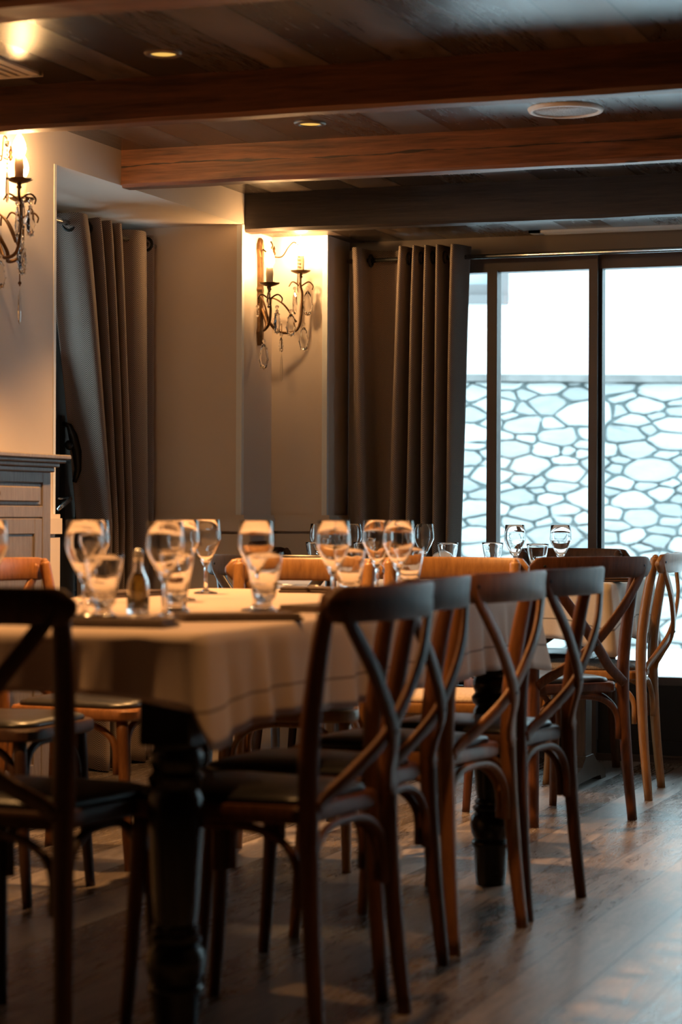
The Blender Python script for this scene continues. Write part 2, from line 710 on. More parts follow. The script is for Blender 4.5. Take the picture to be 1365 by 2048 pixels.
M['wood_oak'] = wood('light_oak_chair', (.20, .088, .024), (.37, .175, .052), coat=.15, rough=.42)
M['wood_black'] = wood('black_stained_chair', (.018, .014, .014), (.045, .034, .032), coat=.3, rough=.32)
M['leather'] = plain('black_leather_pad', (.022, .020, .020), .34, var=.2, vscale=20, bmp=.1, bscale=150)
M['tweed'] = plain('grey_check_pad', (.17, .145, .125), .85, var=.45, vscale=160, bmp=.3, bscale=160)
M['tan_pad'] = plain('tan_fabric_pad', (.42, .33, .26), .8, var=.2, vscale=120)
M['lacquer'] = plain('black_lacquered_leg', (.008, .007, .007), .26, spec=.35)
M['table_wood'] = wood('brown_table_base', (.05, .028, .016), (.11, .062, .035), rough=.4)
M['cab'] = wood('grey_washed_oak', (.085, .068, .060), (.185, .152, .136), (60, 60, 5), rough=.5, bmp=.3)
M['napkin'] = plain('dark_brown_napkin', (.060, .032, .020), .8, var=.2, vscale=60, bmp=.2, bscale=300)
M['cutlery'] = plain('polished_cutlery', (.62, .62, .62), .16, 1.0)
M['oil'] = glass('olive_oil', (.10, .07, .015), 1.45)
M['brown_glass'] = plain('brown_glaze', (.075, .026, .014), .2)
M['plaster'] = plain('white_plaster_facade', (.78, .80, .80), .9, var=.02, vscale=1.5)
M['stone'] = stone_mat('pale_rubble_stone')
M['mortar'] = plain('grey_mortar', (.165, .195, .197), .95, var=.25, vscale=9, bmp=.4, bscale=30)
M['cap'] = plain('weathered_ledge', (.17, .165, .16), .9, var=.35, vscale=5, bmp=.5, bscale=12)
M['snow'] = plain('snowy_pavement', (.86, .88, .90), .85, var=.03)
M['out_frame'] = plain('grey_brown_shutter_frame', (.16, .15, .15), .7)

# ---------------------------------------------------------------- the room shell
XL, YB, YW, XREV = -3.54, 8.864, 9.175, -3.291
YN0, YN1, ZN = 6.872, 8.53, 2.206          # left niche
ZC, ZS = 2.333, 2.191                       # ceiling, lowered soffit by the window
XR, YF = 2.4, -3.0                          # right wall, front wall
XW1 = 1.9                                   # right end of the big window
XNW = -4.08                                 # plane of the niche window

struct(MB().box(XNW - .3, XR + .3, YF - .3, YW + .12, -.2, 0).build('floor', M['floor']))
struct(MB().box(XNW - .3, XR + .3, YF - .3, YW + .4, ZC, ZC + .3).build('ceiling', M['ceil']))
struct(MB().box(XL, XR, 8.64, YW + .1, ZS, ZC - .001).build('ceiling_soffit', M['ceil']))

b = MB()
b.box(XNW - .15, XL, YF, YN0, 0, ZC)                 # before the niche
b.box(XNW - .15, XL, YN1, YW + .1, 0, ZC)            # sconce pier
b.box(XNW - .15, XL, YN0, YN1, ZN, ZC)               # above the niche
struct(b.build('wall_left', M['wall']))
b = MB()
b.box(XL, XREV, YB, YW + .1, 0, ZS)
struct(b.build('wall_back', M['wall']))
struct(MB().box(XR, XR + .2, YF, 8.0, 0, ZC).box(XR, XR + .2, 8.6, YW + .1, 0, ZC).box(XR, XR + .2, 8.0, 8.6, 0, .35).box(XR, XR + .2, 8.0, 8.6, 2.1, ZC).build('wall_right', M['unseen_wall_dark']))
struct(MB().box(XNW - .15, XR + .2, YF - .2, YF, 0, ZC).build('wall_front', M['unseen_wall_dark']))
struct(MB().box(XW1, XR + .2, YW - .02, YW + .12, 0, ZS).build('wall_back_right', M['unseen_wall_dark']))

# wainscot with a cap band
def wains(x0, x1, y0, y1, name):
    m = MB()
    m.box(x0, x1, y0, y1, 0, .94)
    return m
b = MB()
b.box(XL - .001, XL + .022, YF, YN0, .0, .935)
b.box(XL - .001, XL + .030, YF, YN0, .947, 1.000)
b.box(XL - .001, XL + .022, YF, YN0, 1.000, 1.014)
b.box(XL - .001, XL + .022, YN1, YB + .001, .0, .935)
b.box(XL - .001, XL + .030, YN1, YB + .001, .947, 1.000)
b.box(XL - .001, XL + .022, YN1, YB + .001, 1.000, 1.014)
b.box(XL - .001, XL + .012, YN1, YB + .001, .935, .947)
b.box(XNW, XL + .022, YN1 - .022, YN1, .0, .935)
b.box(XNW, XL + .030, YN1 - .030, YN1, .947, 1.0)
b.box(XNW, XL + .022, YN1 - .022, YN1, 1.0, 1.014)
struct(b.build('trim_1', M['wall']))
b = MB()
b.box(XL, XREV + .022, YB - .022, YB + .001, 0, .935)
b.box(XL, XREV + .030, YB - .030, YB + .001, .947, 1.0)
b.box(XL, XREV + .022, YB - .022, YB + .001, 1.0, 1.014)
b.box(XREV, XREV + .022, YB, YW - .06, 0, .935)
b.box(XREV, XREV + .030, YB, YW - .06, .947, 1.0)
b.box(XREV, XREV + .022, YB, YW - .06, 1.0, 1.014)
struct(b.build('trim_2', M['wall']))
# white corner beads on the three plaster arrises
struct(MB().box(XL - .022, XL + .002, YN1 - .003, YN1 + .022, 1.014, ZN).build('trim_3', M['trim_white']))
struct(MB().box(XREV - .020, XREV + .003, YB - .003, YB + .018, 1.014, ZS - .001).build('trim_4', M['trim_white']))
struct(MB().box(XL - .026, XL + .002, YN0 - .014, YN0 + .003, 1.014, ZN).build('trim_5', M['trim_white']))

# ---------------------------------------------------------------- ceiling beams
def beam(x0, x1, y0, y1, z0, z1, mat, label):
    m = MB()
    xm, ym, zm = (x0 + x1) / 2, (y0 + y1) / 2, (z0 + z1) / 2
    n = 60
    rnd = random.Random(int(y0 * 100))
    ph = [rnd.uniform(0, 6) for _ in range(6)]
    def sect(i, t):
        j = .0013 * math.sin(t * 40 + ph[0]) + .001 * math.sin(t * 95 + ph[1])
        k = .0013 * math.sin(t * 33 + ph[2]) + .001 * math.sin(t * 77 + ph[3])
        hy, hz, c = (y1 - y0) / 2, (z1 - z0) / 2, .012
        return [(-hy, hz), (-hy, -hz + c + k), (-hy + c, -hz + j), (hy - c, -hz + k), (hy, -hz + c), (hy, hz)]
    pts = [(x0 - xm + (x1 - x0) * i / n, 0, 0) for i in range(n + 1)]
    m.sweep(pts, sect, False, (0, 0, 1))
    # sweep axes: side = t x up ; flip to get y
    m.v = [(x, -y, z) for x, y, z in m.v]
    o = m.build('ceiling_beam', mat, loc=(xm, ym, zm))
    return tag(o, label, 'beam', 'timber ceiling beams')
beam(XL, XR, 4.66, 4.83, 2.199, ZC, M['beam_brown'], 'orange-brown timber ceiling beam nearest the camera, cut off at the top left')
beam(XL, XR, 6.17, 6.255, 2.199, ZC, M['beam_brown'], 'thick reddish-brown ceiling beam crossing just above the left wall lamp')
beam(XL, XR, 7.385, 7.47, 2.199, ZC, M['beam_red'], 'cracked knotty red-brown ceiling beam ending on the wall above the left niche')
beam(XL, XR, 8.555, 8.64, 2.176, ZC, M['beam_black'], 'blackish-brown ceiling beam above the right wall lamp, nearest the window')
beam(XL, XR, 3.10, 3.27, 2.199, ZC, M['beam_brown'], 'ceiling beam overhead before the front table edge')
beam(XL, XR, 1.60, 1.77, 2.199, ZC, M['beam_brown'], 'ceiling beam overhead close to the camera')

# ---------------------------------------------------------------- big window in the back wall
def window_big():
    root = struct(MB().box(XREV, XW1, YW - .005, YW + .06, .318, .351).box(XREV, XW1, YW + .0, YW + .06, 2.046, 2.118)
                  .build('window_1', M['frame']))
    # header box above
    h = MB().box(XREV, XW1, YW - .03, YW + .10, 2.118, ZS)
    struct(h.build('window_header', M['header'], root))
    mu = MB().box(-2.676, -2.632, YW - .02, YW + .045, .351, 2.05)
    struct(mu.build('mullion', M['frame'], root))
    for x in (-2.2335,):
        mu = MB().box(x, x + .037, YW - .028, YW + .05, .02, 2.118)
        struct(mu.build('mullion', M['frame'], root))
        mu = MB().box(x + .037, x + .051, YW + .0, YW + .055, .351, 2.046)
        struct(mu.build('glazing_bead', M['frame_dark'], root))
    for x in (-1.13, -.10, .93):
        mu = MB().box(x, x + .05, YW - .02, YW + .05, .351, 2.05)
        struct(mu.build('mullion', M['frame'], root))
    jb = MB().box(XREV, XREV + .07, YW - .02, YW + .06, 0, 2.118)
    struct(jb.build('jamb', M['frame'], root))
    kp = MB().box(XREV, XW1, YW + .012, YW + .05, .02, .318)
    kp.box(XREV, XW1, YW + .0, YW + .05, .262, .318).box(XREV, XW1, YW + .0, YW + .05, .02, .085)
    struct(kp.build('kick_panel', M['frame_dark'], root))
    struct(MB().box(XREV, XW1, YW - .012, YW + .05, 0, .022).box(XREV, XW1, YW - .02, YW - .01, .022, .03).build('threshold', M['frame'], root))
    edges = [XREV + .07, -2.676, -2.2335, -1.13, -.10, .93, XW1]
    for a, c in zip(edges[:-1], edges[1:]):
        struct(MB().box(a, c, YW + .030, YW + .032, .34, 2.06).build('pane', M['pane'], root))
window_big()

# window added in the right wall, out of view, to let in cool light
r = struct(MB().box(XR + .05, XR + .11, 8.0, 8.6, .35, .43).box(XR + .05, XR + .11, 8.0, 8.6, 2.03, 2.1)
           .box(XR + .05, XR + .11, 8.0, 8.07, .35, 2.1).box(XR + .05, XR + .11, 8.53, 8.6, .35, 2.1).build('window_added', M['frame']))
struct(MB().box(XR + .075, XR + .077, 8.0, 8.6, .4, 2.05).build('pane', M['pane'], r))

# ---------------------------------------------------------------- French window in the left niche
r = MB()
r.box(XNW - .06, XNW, YN0, YN0 + .07, 0, ZN).box(XNW - .06, XNW, YN1 - .07, YN1, 0, ZN)
r.box(XNW - .06, XNW, YN0, YN1, ZN - .07, ZN).box(XNW - .06, XNW, YN0, YN1, 0, .09)
r.box(XNW - .05, XNW + .035, 7.86, 8.028, .02, ZN - .05)          # meeting stiles
r.box(XNW - .05, XNW + .012, YN0 + .07, 7.86, .09, .30).box(XNW - .05, XNW + .012, 8.028, YN1 - .07, .09, .30)
win3 = struct(r.build('window_2', M['frame_dark']))
for a, c in ((YN0 + .07, 7.86), (8.028, YN1 - .07)):
    struct(MB().box(XNW - .03, XNW - .028, a, c, .29, ZN - .06).build('pane', M['pane'], win3))
h = MB()
h.box(XNW + .035, XNW + .043, 7.895, 7.925, .98, 1.40)
h.tube([(XNW + .04, 7.91, 1.37), (XNW + .065, 7.915, 1.36), (XNW + .075, 7.93, 1.32), (XNW + .08, 7.955, 1.26), (XNW + .075, 7.975, 1.19), (XNW + .06, 7.975, 1.14)], [.008, .012, .018, .019, .014, .010], 10)
h.ball((XNW + .06, 7.93, 1.285), .02)
struct(h.build('espagnolette_handle', M['metal_dark'], win3))
h = MB()
h.tube([(XNW + .04, 7.89, 1.075), (XNW + .085, 7.89, 1.075), (XNW + .095, 7.865, 1.072), (XNW + .095, 7.80, 1.045), (XNW + .085, 7.785, 1.03)], [.009, .009, .0095, .009, .007], 10)
h.lathe([(0, 0), (.02, 0), (.02, .008), (0, .008)], 14, (XNW + .038, 7.89, 1.071))
struct(h.build('lever_handle', M['steel'], win3))

# ---------------------------------------------------------------- outdoors
dcam = Vector((-math.sin(yaw), math.cos(yaw), 0))
rcam = Vector((math.cos(yaw), math.sin(yaw), 0))
fac_ang = yaw
fo = dcam * 17.5 + rcam * 1.0            # a point at the foot of the facade
def on_facade(o):
    o.location = (fo.x, fo.y, 0)
    o.rotation_euler = (0, 0, fac_ang)
    return o
struct(on_facade(MB().box(-16, 16, 0, .4, -.1, 2.07).build('wall_stone', M['mortar'])), 'grey rubble stone base wall of the house across the street', 'wall')
sb = MB()
rn = random.Random(11)
for poly in stone_polys(-6.0, 7.0, -.05, 2.06):
    n = len(poly)
    mx, mz = sum(p[0] for p in poly) / n, sum(p[1] for p in poly) / n
    dp = rn.uniform(.025, .055)
    vs = []
    for sc_, y_ in ((1.0, .01), (1.0, -dp * .5), (.94, -dp * .9), (.80, -dp)):
        vs += [(mx + (x - mx) * sc_, y_, mz + (z - mz) * sc_) for x, z in poly]
    fs = [tuple(range(3 * n, 4 * n))]
    for q in range(3):
        fs += [(q * n + i, q * n + (i + 1) % n, (q + 1) * n + (i + 1) % n, (q + 1) * n + i) for i in range(n)]
    sb.add(vs, fs, True)
ws = bpy.data.objects['wall_stone']
struct(sb.build('stone_facing', M['stone'], ws))
cp = MB()
n = 160
rn = random.Random(3)
pts = [(-16 + 32 * i / n, -.035, 2.085) for i in range(n + 1)]
js = [rn.uniform(-.018, .018) for _ in range(n + 1)]
cp.sweep(pts, lambda i, t: [(-.06, -.03 + js[i]), (.06, -.03), (.06, .025), (-.06, .025)], False, (0, 0, 1))
struct(on_facade(cp.build('wall_ledge', M['cap'])))
fb = MB()
wx0, wx1, wz0, wz1 = -.72, .30, 2.66, 3.75
fb.box(-16, wx0, .02, .4, 2.09, 5.4).box(wx1, 16, .02, .4, 2.09, 5.4).box(wx0, wx1, .02, .4, 2.09, wz0).box(wx0, wx1, .02, .4, wz1, 5.4)
struct(on_facade(fb.build('wall_facade', M['plaster'])), 'white plastered upper facade of the house across the street', 'wall')
wf = MB()
wf.box(wx0, wx1, -.02, .12, wz0, wz0 + .07).box(wx0, wx0 + .12, .0, .12, wz0, wz1).box(wx1 - .12, wx1, .0, .12, wz0, wz1).box(wx0, wx1, 0, .12, wz1 - .1, wz1)
wf.box(wx0 + .12, wx1 - .12, .04, .12, wz0 + .07, wz0 + .16).box(wx0 + .43, wx0 + .49, .04, .12, wz0 + .1, wz1)
w4 = struct(on_facade(wf.build('window_3', M['out_frame'])))
pn = plain('far_window_glass', (.35, .42, .45), .15)
o = struct(MB().box(wx0 + .1, wx1 - .1, .10, .11, wz0 + .1, wz1 - .05).build('pane', pn, w4))
struct(MB().box(-26, 14, YW + .5, 30, -.12, -.02).box(-26, XNW - .3, -6, YW + .5, -.12, -.02).box(XR + .4, 14, -6, YW + .5, -.12, -.02).build('ground', M['snow']))

# ---------------------------------------------------------------- ceiling fittings
def downlight(x, y, z, label, watts=SPOT_W):
    t = thing('downlight', (x, y, z), label, 'ceiling lamp', 'recessed ceiling downlights')
    MB().lathe([(.036, .0), (.036, -.004), (.041, -.007), (.052, -.006), (.056, -.0008), (.056, .0)], 28).build('trim_ring', M['ring'], t)
    MB().lathe([(0, -.002), (.036, -.002), (.036, 0.0), (0, 0.0)], 28).build('reflector', M['gold'], t)
    ld = bpy.data.lights.new('downlight_spot', 'SPOT')
    ld.energy = watts
    ld.color = WARM
    ld.spot_size = math.radians(106)
    ld.spot_blend = .6
    ld.shadow_soft_size = .03
    lo = bpy.data.objects.new('lamp', ld)
    COL.objects.link(lo)
    lo.parent = t
    lo.location = (0, 0, -.035)
    return t
downlight(-2.68, 5.866, ZC, 'small golden recessed downlight nearer the left wall lamp, between two beams', 185)
downlight(-2.69, 7.076, ZC, 'small golden recessed downlight in the bay behind the reddish thick beam', 90)
downlight(-2.68, 4.10, ZC, 'recessed downlight above the front of the long table', 95)
downlight(-1.35, 4.10, ZC, 'added unseen downlight over the aisle to the right of the long table', 42)  # added out of view to warm the front floor and chairs
downlight(-.95, 7.076, ZC, 'added unseen downlight over the aisle near the window table', 25)  # extra lamp out of view, added for warm light

t = thing('ceiling_speaker', (-1.81, 7.09, ZC), 'round white ceiling speaker with a mesh grille between two beams', 'speaker')
MB().lathe([(.105, 0), (.105, -.010), (.110, -.013), (.119, -.011), (.124, -.002), (.124, 0)], 40).build('rim', M['white'], t)
m_, nt_, bs_ = new_mat('speaker_mesh')
vv = N(nt_, 'ShaderNodeTexVoronoi', i_Scale=260.0)
L(nt_, coords(nt_, 'Object'), vv.inputs['Vector'])
L(nt_, ramp(nt_, vv.outputs['Distance'], [(.2, (.10, .10, .10)), (.6, (.55, .53, .52))]), bs_.inputs['Base Color'])
MB().lathe([(0, -.006), (.106, -.006), (.106, 0), (0, 0)], 40).build('grille', m_, t)

t = thing('linear_air_vent', (-1.6, 9.03, ZS), 'long white slotted air vent in the lowered ceiling above the window', 'vent')
MB().box(-.85, .9, -.045, -.030, -.010, 0).box(-.85, .9, .030, .045, -.010, 0).box(-.85, -.80, -.045, .045, -.010, 0).box(.85, .9, -.045, .045, -.010, 0).build('frame', M['vent_white'], t)
MB().box(-.82, .88, -.022, -.014, -.010, 0).box(-.82, .88, -.004, .004, -.010, 0).box(-.82, .88, .014, .022, -.010, 0).build('slat', M['vent_white'], t)
MB().box(-.82, .88, -.032, .032, -.001, 0).build('backing', M['black'], t)

t = thing('slotted_air_vent', (-3.24, 5.72, ZC), 'cream slotted air vent in the ceiling at the top left beside the wall', 'vent')
MB().box(-.09, -.062, -.3, .3, -.007, 0).box(.062, .09, -.3, .3, -.007, 0).box(-.09, .09, .285, .31, -.007, 0).box(-.09, .09, -.31, -.285, -.007, 0).build('frame', M['vent_cream'], t)
MB().box(-.040, -.020, -.3, .3, -.006, 0).box(-.004, .014, -.3, .3, -.006, 0).box(.030, .048, -.3, .3, -.006, 0).build('slat', M['vent_cream'], t)
MB().box(-.07, .07, -.3, .3, -.001, 0).build('backing', M['black'], t)

# ---------------------------------------------------------------- curtains
def curtain(name, top, bot, z0, z1, label, hang=1.0, nu=220, nz=36, twist=None):
    """top / bot: plan points of the pleats at the head and at the hem"""
    T = spline([(x, y, 0) for x, y in top], nu)
    B = spline([(x, y, 0) for x, y in bot], nu)
    us = [0]
    for i in range(1, nu):
        us.append(us[-1] + (T[i] - T[i - 1]).length)
    m = MB()
    vs, fs, uv = [], [], []
    for k in range(nz + 1):
        f = k / nz
        z = z1 + (z0 - z1) * f
        g = f ** .7 if hang == 1.0 else min(1.0, f / hang) ** .8
        for i in range(nu):
            p = T[i] * (1 - g) + B[i] * g
            wob = .004 * math.sin(f * 9 + i * .11) * f
            vs.append((p.x + wob, p.y + wob * .5, z + (.006 * math.sin(i * .23) if k == nz else 0)))
            uv.append((us[i], z))
    for k in range(nz):
        for i in range(nu - 1):
            a = k * nu + i
            fs.append((a, a + 1, a + nu + 1, a + nu))
    m.add(vs, fs, True)
    o = m.build(name, M['curtain'], uvs=uv, recalc=False)
    sd = o.modifiers.new('thickness', 'SOLIDIFY')
    sd.thickness = .004
    sd.offset = 0
    return tag(o, label, 'curtain', 'herringbone tweed curtains')

top = [(-3.284, 9.13), (-3.262, 9.07), (-3.232, 9.02), (-3.205, 8.945), (-3.180, 8.96), (-3.165, 9.07), (-3.09, 9.115), (-3.035, 9.09), (-3.005, 8.965), (-2.984, 8.965), (-2.970, 9.06), (-2.958, 9.06), (-2.944, 8.965), (-2.930, 8.965),
       (-2.918, 9.06), (-2.906, 9.06), (-2.892, 8.965), (-2.878, 8.965), (-2.867, 9.06), (-2.855, 9.06), (-2.842, 8.965), (-2.826, 8.965), (-2.812, 9.05), (-2.80, 9.05), (-2.775, 8.96), (-2.752, 8.97), (-2.722, 9.07)]
bot = [(-3.284, 9.13), (-3.26, 9.07), (-3.21, 9.01), (-3.165, 8.955), (-3.14, 8.97), (-3.125, 9.08), (-3.10, 9.10), (-3.085, 9.06), (-3.06, 8.965), (-3.03, 8.965), (-3.014, 9.06), (-3.00, 9.06), (-2.982, 8.96), (-2.958, 8.96),
       (-2.945, 9.055), (-2.93, 9.055), (-2.912, 8.955), (-2.89, 8.955), (-2.878, 9.05), (-2.866, 9.05), (-2.850, 8.95), (-2.832, 8.95), (-2.822, 9.03), (-2.814, 9.03), (-2.80, 8.95), (-2.785, 8.95), (-2.77, 9.05)]
cur_b = curtain('curtain', top, bot, .015, 2.145, 'brown herringbone tweed curtain drawn to the left of the big stone-view window')
ringm = M['metal_dark']
for x, y in ((-3.155, 9.035), (-2.978, 9.01), (-2.925, 9.01), (-2.873, 9.01), (-2.820, 9.01), (-2.785, 9.0)):
    MB().torus((x, y, 2.097), .024, .0055, 'x').build('eyelet_ring', ringm, cur_b)

top = [(-4.03, 7.70), (-3.98, 7.72), (-3.905, 7.715), (-3.872, 7.745), (-3.90, 7.83), (-3.97, 7.87), (-3.985, 7.895), (-3.96, 7.905), (-3.885, 7.875), (-3.868, 7.885), (-3.90, 7.93), (-3.975, 7.98), (-3.96, 8.00), (-3.885, 7.965), (-3.868, 7.98),
       (-3.90, 8.03), (-3.975, 8.075), (-3.96, 8.095), (-3.885, 8.05), (-3.868, 8.065), (-3.90, 8.12), (-4.00, 8.20), (-4.0, 8.24), (-3.93, 8.25), (-3.885, 8.29), (-3.895, 8.36), (-3.93, 8.42), (-3.91, 8.47), (-3.95, 8.516), (-4.03, 8.518)]
bot = [(-4.035, 8.03), (-4.01, 8.035), (-3.95, 8.01), (-3.875, 7.985), (-3.885, 8.02), (-3.965, 8.075), (-3.965, 8.09), (-3.94, 8.09), (-3.88, 8.045), (-3.866, 8.05), (-3.90, 8.085), (-3.955, 8.13), (-3.94, 8.14), (-3.88, 8.11), (-3.866, 8.115),
       (-3.90, 8.155), (-3.955, 8.19), (-3.94, 8.205), (-3.88, 8.17), (-3.866, 8.18), (-3.90, 8.22), (-3.99, 8.27), (-3.99, 8.29), (-3.93, 8.30), (-3.885, 8.34), (-3.895, 8.39), (-3.93, 8.43), (-3.91, 8.47), (-3.95, 8.50), (-4.03, 8.505)]
cur_l = curtain('curtain', top, bot, .012, 2.165, 'grey-brown herringbone tweed curtain gathered inside the left wall niche', hang=.55)
for x, y in ((-3.93, 7.742), (-3.935, 7.89), (-3.935, 7.965), (-3.935, 8.05), (-3.93, 8.293), (-3.93, 8.44)):
    MB().torus((x, y, 2.128), .026, .0065, 'y').build('eyelet_ring', ringm, cur_l)

t = thing('curtain_rod', (-2.4, 9.03, 2.097), 'thin black curtain rod along the top of the big window', 'curtain rod')
MB().tube([(-.86, 0, 0), (4.2, 0, 0)], .010, 12).build('pole', M['steel'], t)
for x in (-.80, 1.2, 3.2):
    MB().tube([(x, 0, 0), (x, .10, .01)], .007, 8).build('bracket', M['metal_dark'], t)
t = thing('curtain_rod', (-3.93, 7.7, 2.128), 'short steel curtain rod inside the left wall niche', 'curtain rod')
MB().tube([(0, -.82, 0), (0, .82, 0)], .011, 12).build('pole', M['steel'], t)

# ---------------------------------------------------------------- wall lamps with crystals
def pendant_leaf(h, wd, th=.009):
    """cut crystal leaf, hanging from its top at the origin, scalloped edge"""
    n = 14
    out = []
    for i in range(n):
        a = 2 * PI * i / n
        z = math.cos(a)
        rr = math.sin(a)
        wz = (1 - z) / 2
        ww = abs(rr) ** .8 * (1 if rr > 0 else -1) * (.55 + .45 * wz) * (1 + .10 * (-1) ** i)
        out.append((ww * wd / 2, -h / 2 + z * h / 2))
    m = MB()
    vs = [(x, 0, z) for x, z in out]
    front = [(x * .62, -th, -h / 2 + (z + h / 2) * .70) for x, z in out]
    back = [(x * .62, th, -h / 2 + (z + h / 2) * .70) for x, z in out]
    vs += front + back
    fs = [tuple(range(n, 2 * n)), tuple(range(3 * n - 1, 2 * n - 1, -1))]
    for i in range(n):
        j = (i + 1) % n
        fs.append((i, j, n + j, n + i))
        fs.append((j, i, 2 * n + i, 2 * n + j))
    m.add(vs, fs)
    for i in range(n):
        m.ball((out[i][0], 0, out[i][1]), .0036 if wd > .03 else .0022, 5)
    m.ball((0, 0, .010), .008, 6)
    return m


def sconce(loc, label, cands, leaves, chain=True, sd=1):
    """back plate on the wall x = 0 (room side +x); cands: (dx, dy, z of drip pan)"""
    t = thing('wall_lamp', loc, label, 'wall lamp', 'candle wall lamps with crystal drops')
    pl = MB()
    prof = [(0, .012), (.03, .018), (.055, .024), (.075, .017), (.10, .016), (.22, .0155), (.232, .023), (.245, .016), (.30, .016), (.37, .018), (.40, .026), (.42, .024), (.437, .013), (.449, .002)]
    poly = [(w_, z_) for z_, w_ in prof] + [(-w_, z_) for z_, w_ in reversed(prof)]
    n = len(poly)
    vs = [(0, a, z) for a, z in poly] + [(.012, a * .9, z) for a, z in poly] + [(.020, a * .45, .01 + z * .955) for a, z in poly]
    fs = [tuple(range(n)), tuple(range(2 * n, 3 * n))]
    for q in (0, n):
        fs += [(q + i, q + (i + 1) % n, q + n + (i + 1) % n, q + n + i) for i in range(n)]
    pl.add(vs, fs)
    pl.build('back_plate', M['bronze'], t)
    z_mid = .10
    for ci, (dx, dy, zp) in enumerate(cands):
        a = MB()
        pts = spline([(.012, 0, .16), (.05, dy * .25, .085), (dx * .55, dy * .6, .055), (dx * .95, dy * .95, .075), (dx * 1.05, dy, zp - .10), (dx, dy, zp - .05), (dx, dy, zp)], 34)
        a.tube(pts, lambda q: .0065 - .002 * q, 10)
        sp = spline([(dx * .9, dy * .92, .10), (dx * .6, dy * .7, .17), (dx * .3, dy * .5, .20), (dx * .25, dy * .45, .17)], 20)
        a.tube(sp, lambda q: .0045 - .0015 * q, 8)
        s2 = spline([(dx, dy, zp - .055), (dx + .03, dy + .012, zp - .035), (dx + .048, dy + .02, zp - .05), (dx + .045, dy + .02, zp - .068)], 16)
        a.tube(s2, lambda q: .0035 - .001 * q, 8)
        s3 = spline([(dx, dy, zp - .055), (dx - .03, dy - .012, zp - .035), (dx - .046, dy - .018, zp - .055)], 14)
        a.tube(s3, lambda q: .0035 - .001 * q, 8)
        a.lathe([(.004, -.02), (.009, -.014), (.006, -.006), (.010, -.001), (.004, .0)], 12, (dx, dy, zp - .001))
        arm = a.build('arm', M['bronze'], t)
        MB().lathe([(0, .0), (.014, -.002), (.027, .002), (.038, .009), (.042, .012), (.037, .0115), (.024, .005), (.0, .004)], 16, (dx, dy, zp),
                   fac=lambda z, an: 1 + (.10 * math.cos(an * 8) if z > .008 else 0)).build('drip_pan', M['bronze'], arm)
        MB().lathe([(0, .003), (.0145, .003), (.0142, .03), (.0155, .05), (.014, .07), (.0135, .082), (0, .082)], 16, (dx, dy, zp),
                   fac=lambda z, an: 1 + .05 * math.cos(3 * an)).build('candle_sleeve', M['candle'], arm)
        MB().lathe([(0, .080), (.012, .081), (.0185, .093), (.0212, .107), (.0185, .124), (.011, .142), (.004, .153), (0, .157)], 14, (dx, dy, zp)).build('bulb', M['bulb'], arm)
    # thin scroll at the top that carries a bead chain
    sc = MB()
    sc.tube(spline([(.015, .0, .405), (.05, .01, .375), (.09, .03, .37), (.115, .045, .41), (.135, .055, .432), (.155, .06, .42)], 26), .0028, 8)
    sc.tube(spline([(.02, 0, .40), (.05, -.02, .385), (.07, -.02, .41), (.06, -.015, .43)], 14), .003, 8)
    if sd < 0:
        sc.v = [(x * .8, -y * 2.0, z) for x, y, z in sc.v]
    sc.lathe([(0, 0), (.006, .004), (.009, .014), (.004, .022), (.007, .030), (.0, .045)], 10, (.065, .01, .372))
    sc.build('top_scroll', M['bronze'], t)
    if chain:
        ch = MB()
        ch.ball((.155, .06, .405), .010, 8)
        for k in range(5):
            ch.ball((.155, .06, .385 - k * .014), .005, 6)
        ch.lathe([(0, 0), (.004, .003), (.0065, .04), (.005, .085), (.003, .098), (0, .10)], 8, (.155, .06, .22), smooth=False)
        if sd < 0:
            ch.v = [(x - .031, y - .18, z) for x, y, z in ch.v]
        ch.build('bead_chain', M['crystal'], t)
    for (dx, dy, z, h, wd, rz) in leaves:
        o = pendant_leaf(h, wd).build('crystal_drop', M['crystal'], t, loc=(dx, dy, z), rot=(0, 0, rz))
    fin = MB()
    fin.tube([(.10, .01, .09), (.10, .01, -.03)], .0022, 6)
    fin.ball((.10, .01, -.02), .006, 8)
    fin.build('hanging_wire', M['bronze'], t)
    MB().lathe([(0, -.155), (.004, -.145), (.0065, -.11), (.004, -.06), (0, -.035)], 8, (.10, .01, 0), smooth=False).build('crystal_spear', M['crystal'], t)
    return t

a0 = .35
sconce((XL, 8.713, 1.722), 'bronze candle wall lamp with two lit bulbs and hanging crystals on the pier', [(.105, -.14, .232), (.155, .085, .304)],
       [(.185, .09, .232, .105, .048, a0), (.13, .085, .232, .10, .022, a0 + .9), (.135, -.13, .135, .10, .040, a0 + .7), (.165, -.05, .125, .095, .046, a0), (.195, .02, .075, .10, .046, a0), (.085, -.15, -.005, .105, .046, a0 + .2),
        (.105, -.15, .215, .075, .018, a0 + .5), (.04, -.11, .14, .03, .012, a0), (.11, -.02, .03, .06, .02, a0)])
sconce((XL, 6.42, 1.775), 'bronze candle wall lamp with lit bulbs and crystals, cut off at the left edge', [(.150, -.09, .286), (.075, .07, .250)],
       [(.185, -.08, .215, .10, .042, a0 + .9), (.165, -.09, .225, .085, .018, a0), (.150, -.10, .21, .10, .02, a0 + .4), (.14, -.05, .10, .10, .042, a0 + .8), (.125, -.03, .115, .09, .036, a0 - .7), (.10, -.12, .04, .09, .04, a0), (.07, .06, .18, .07, .02, a0)], sd=-1)

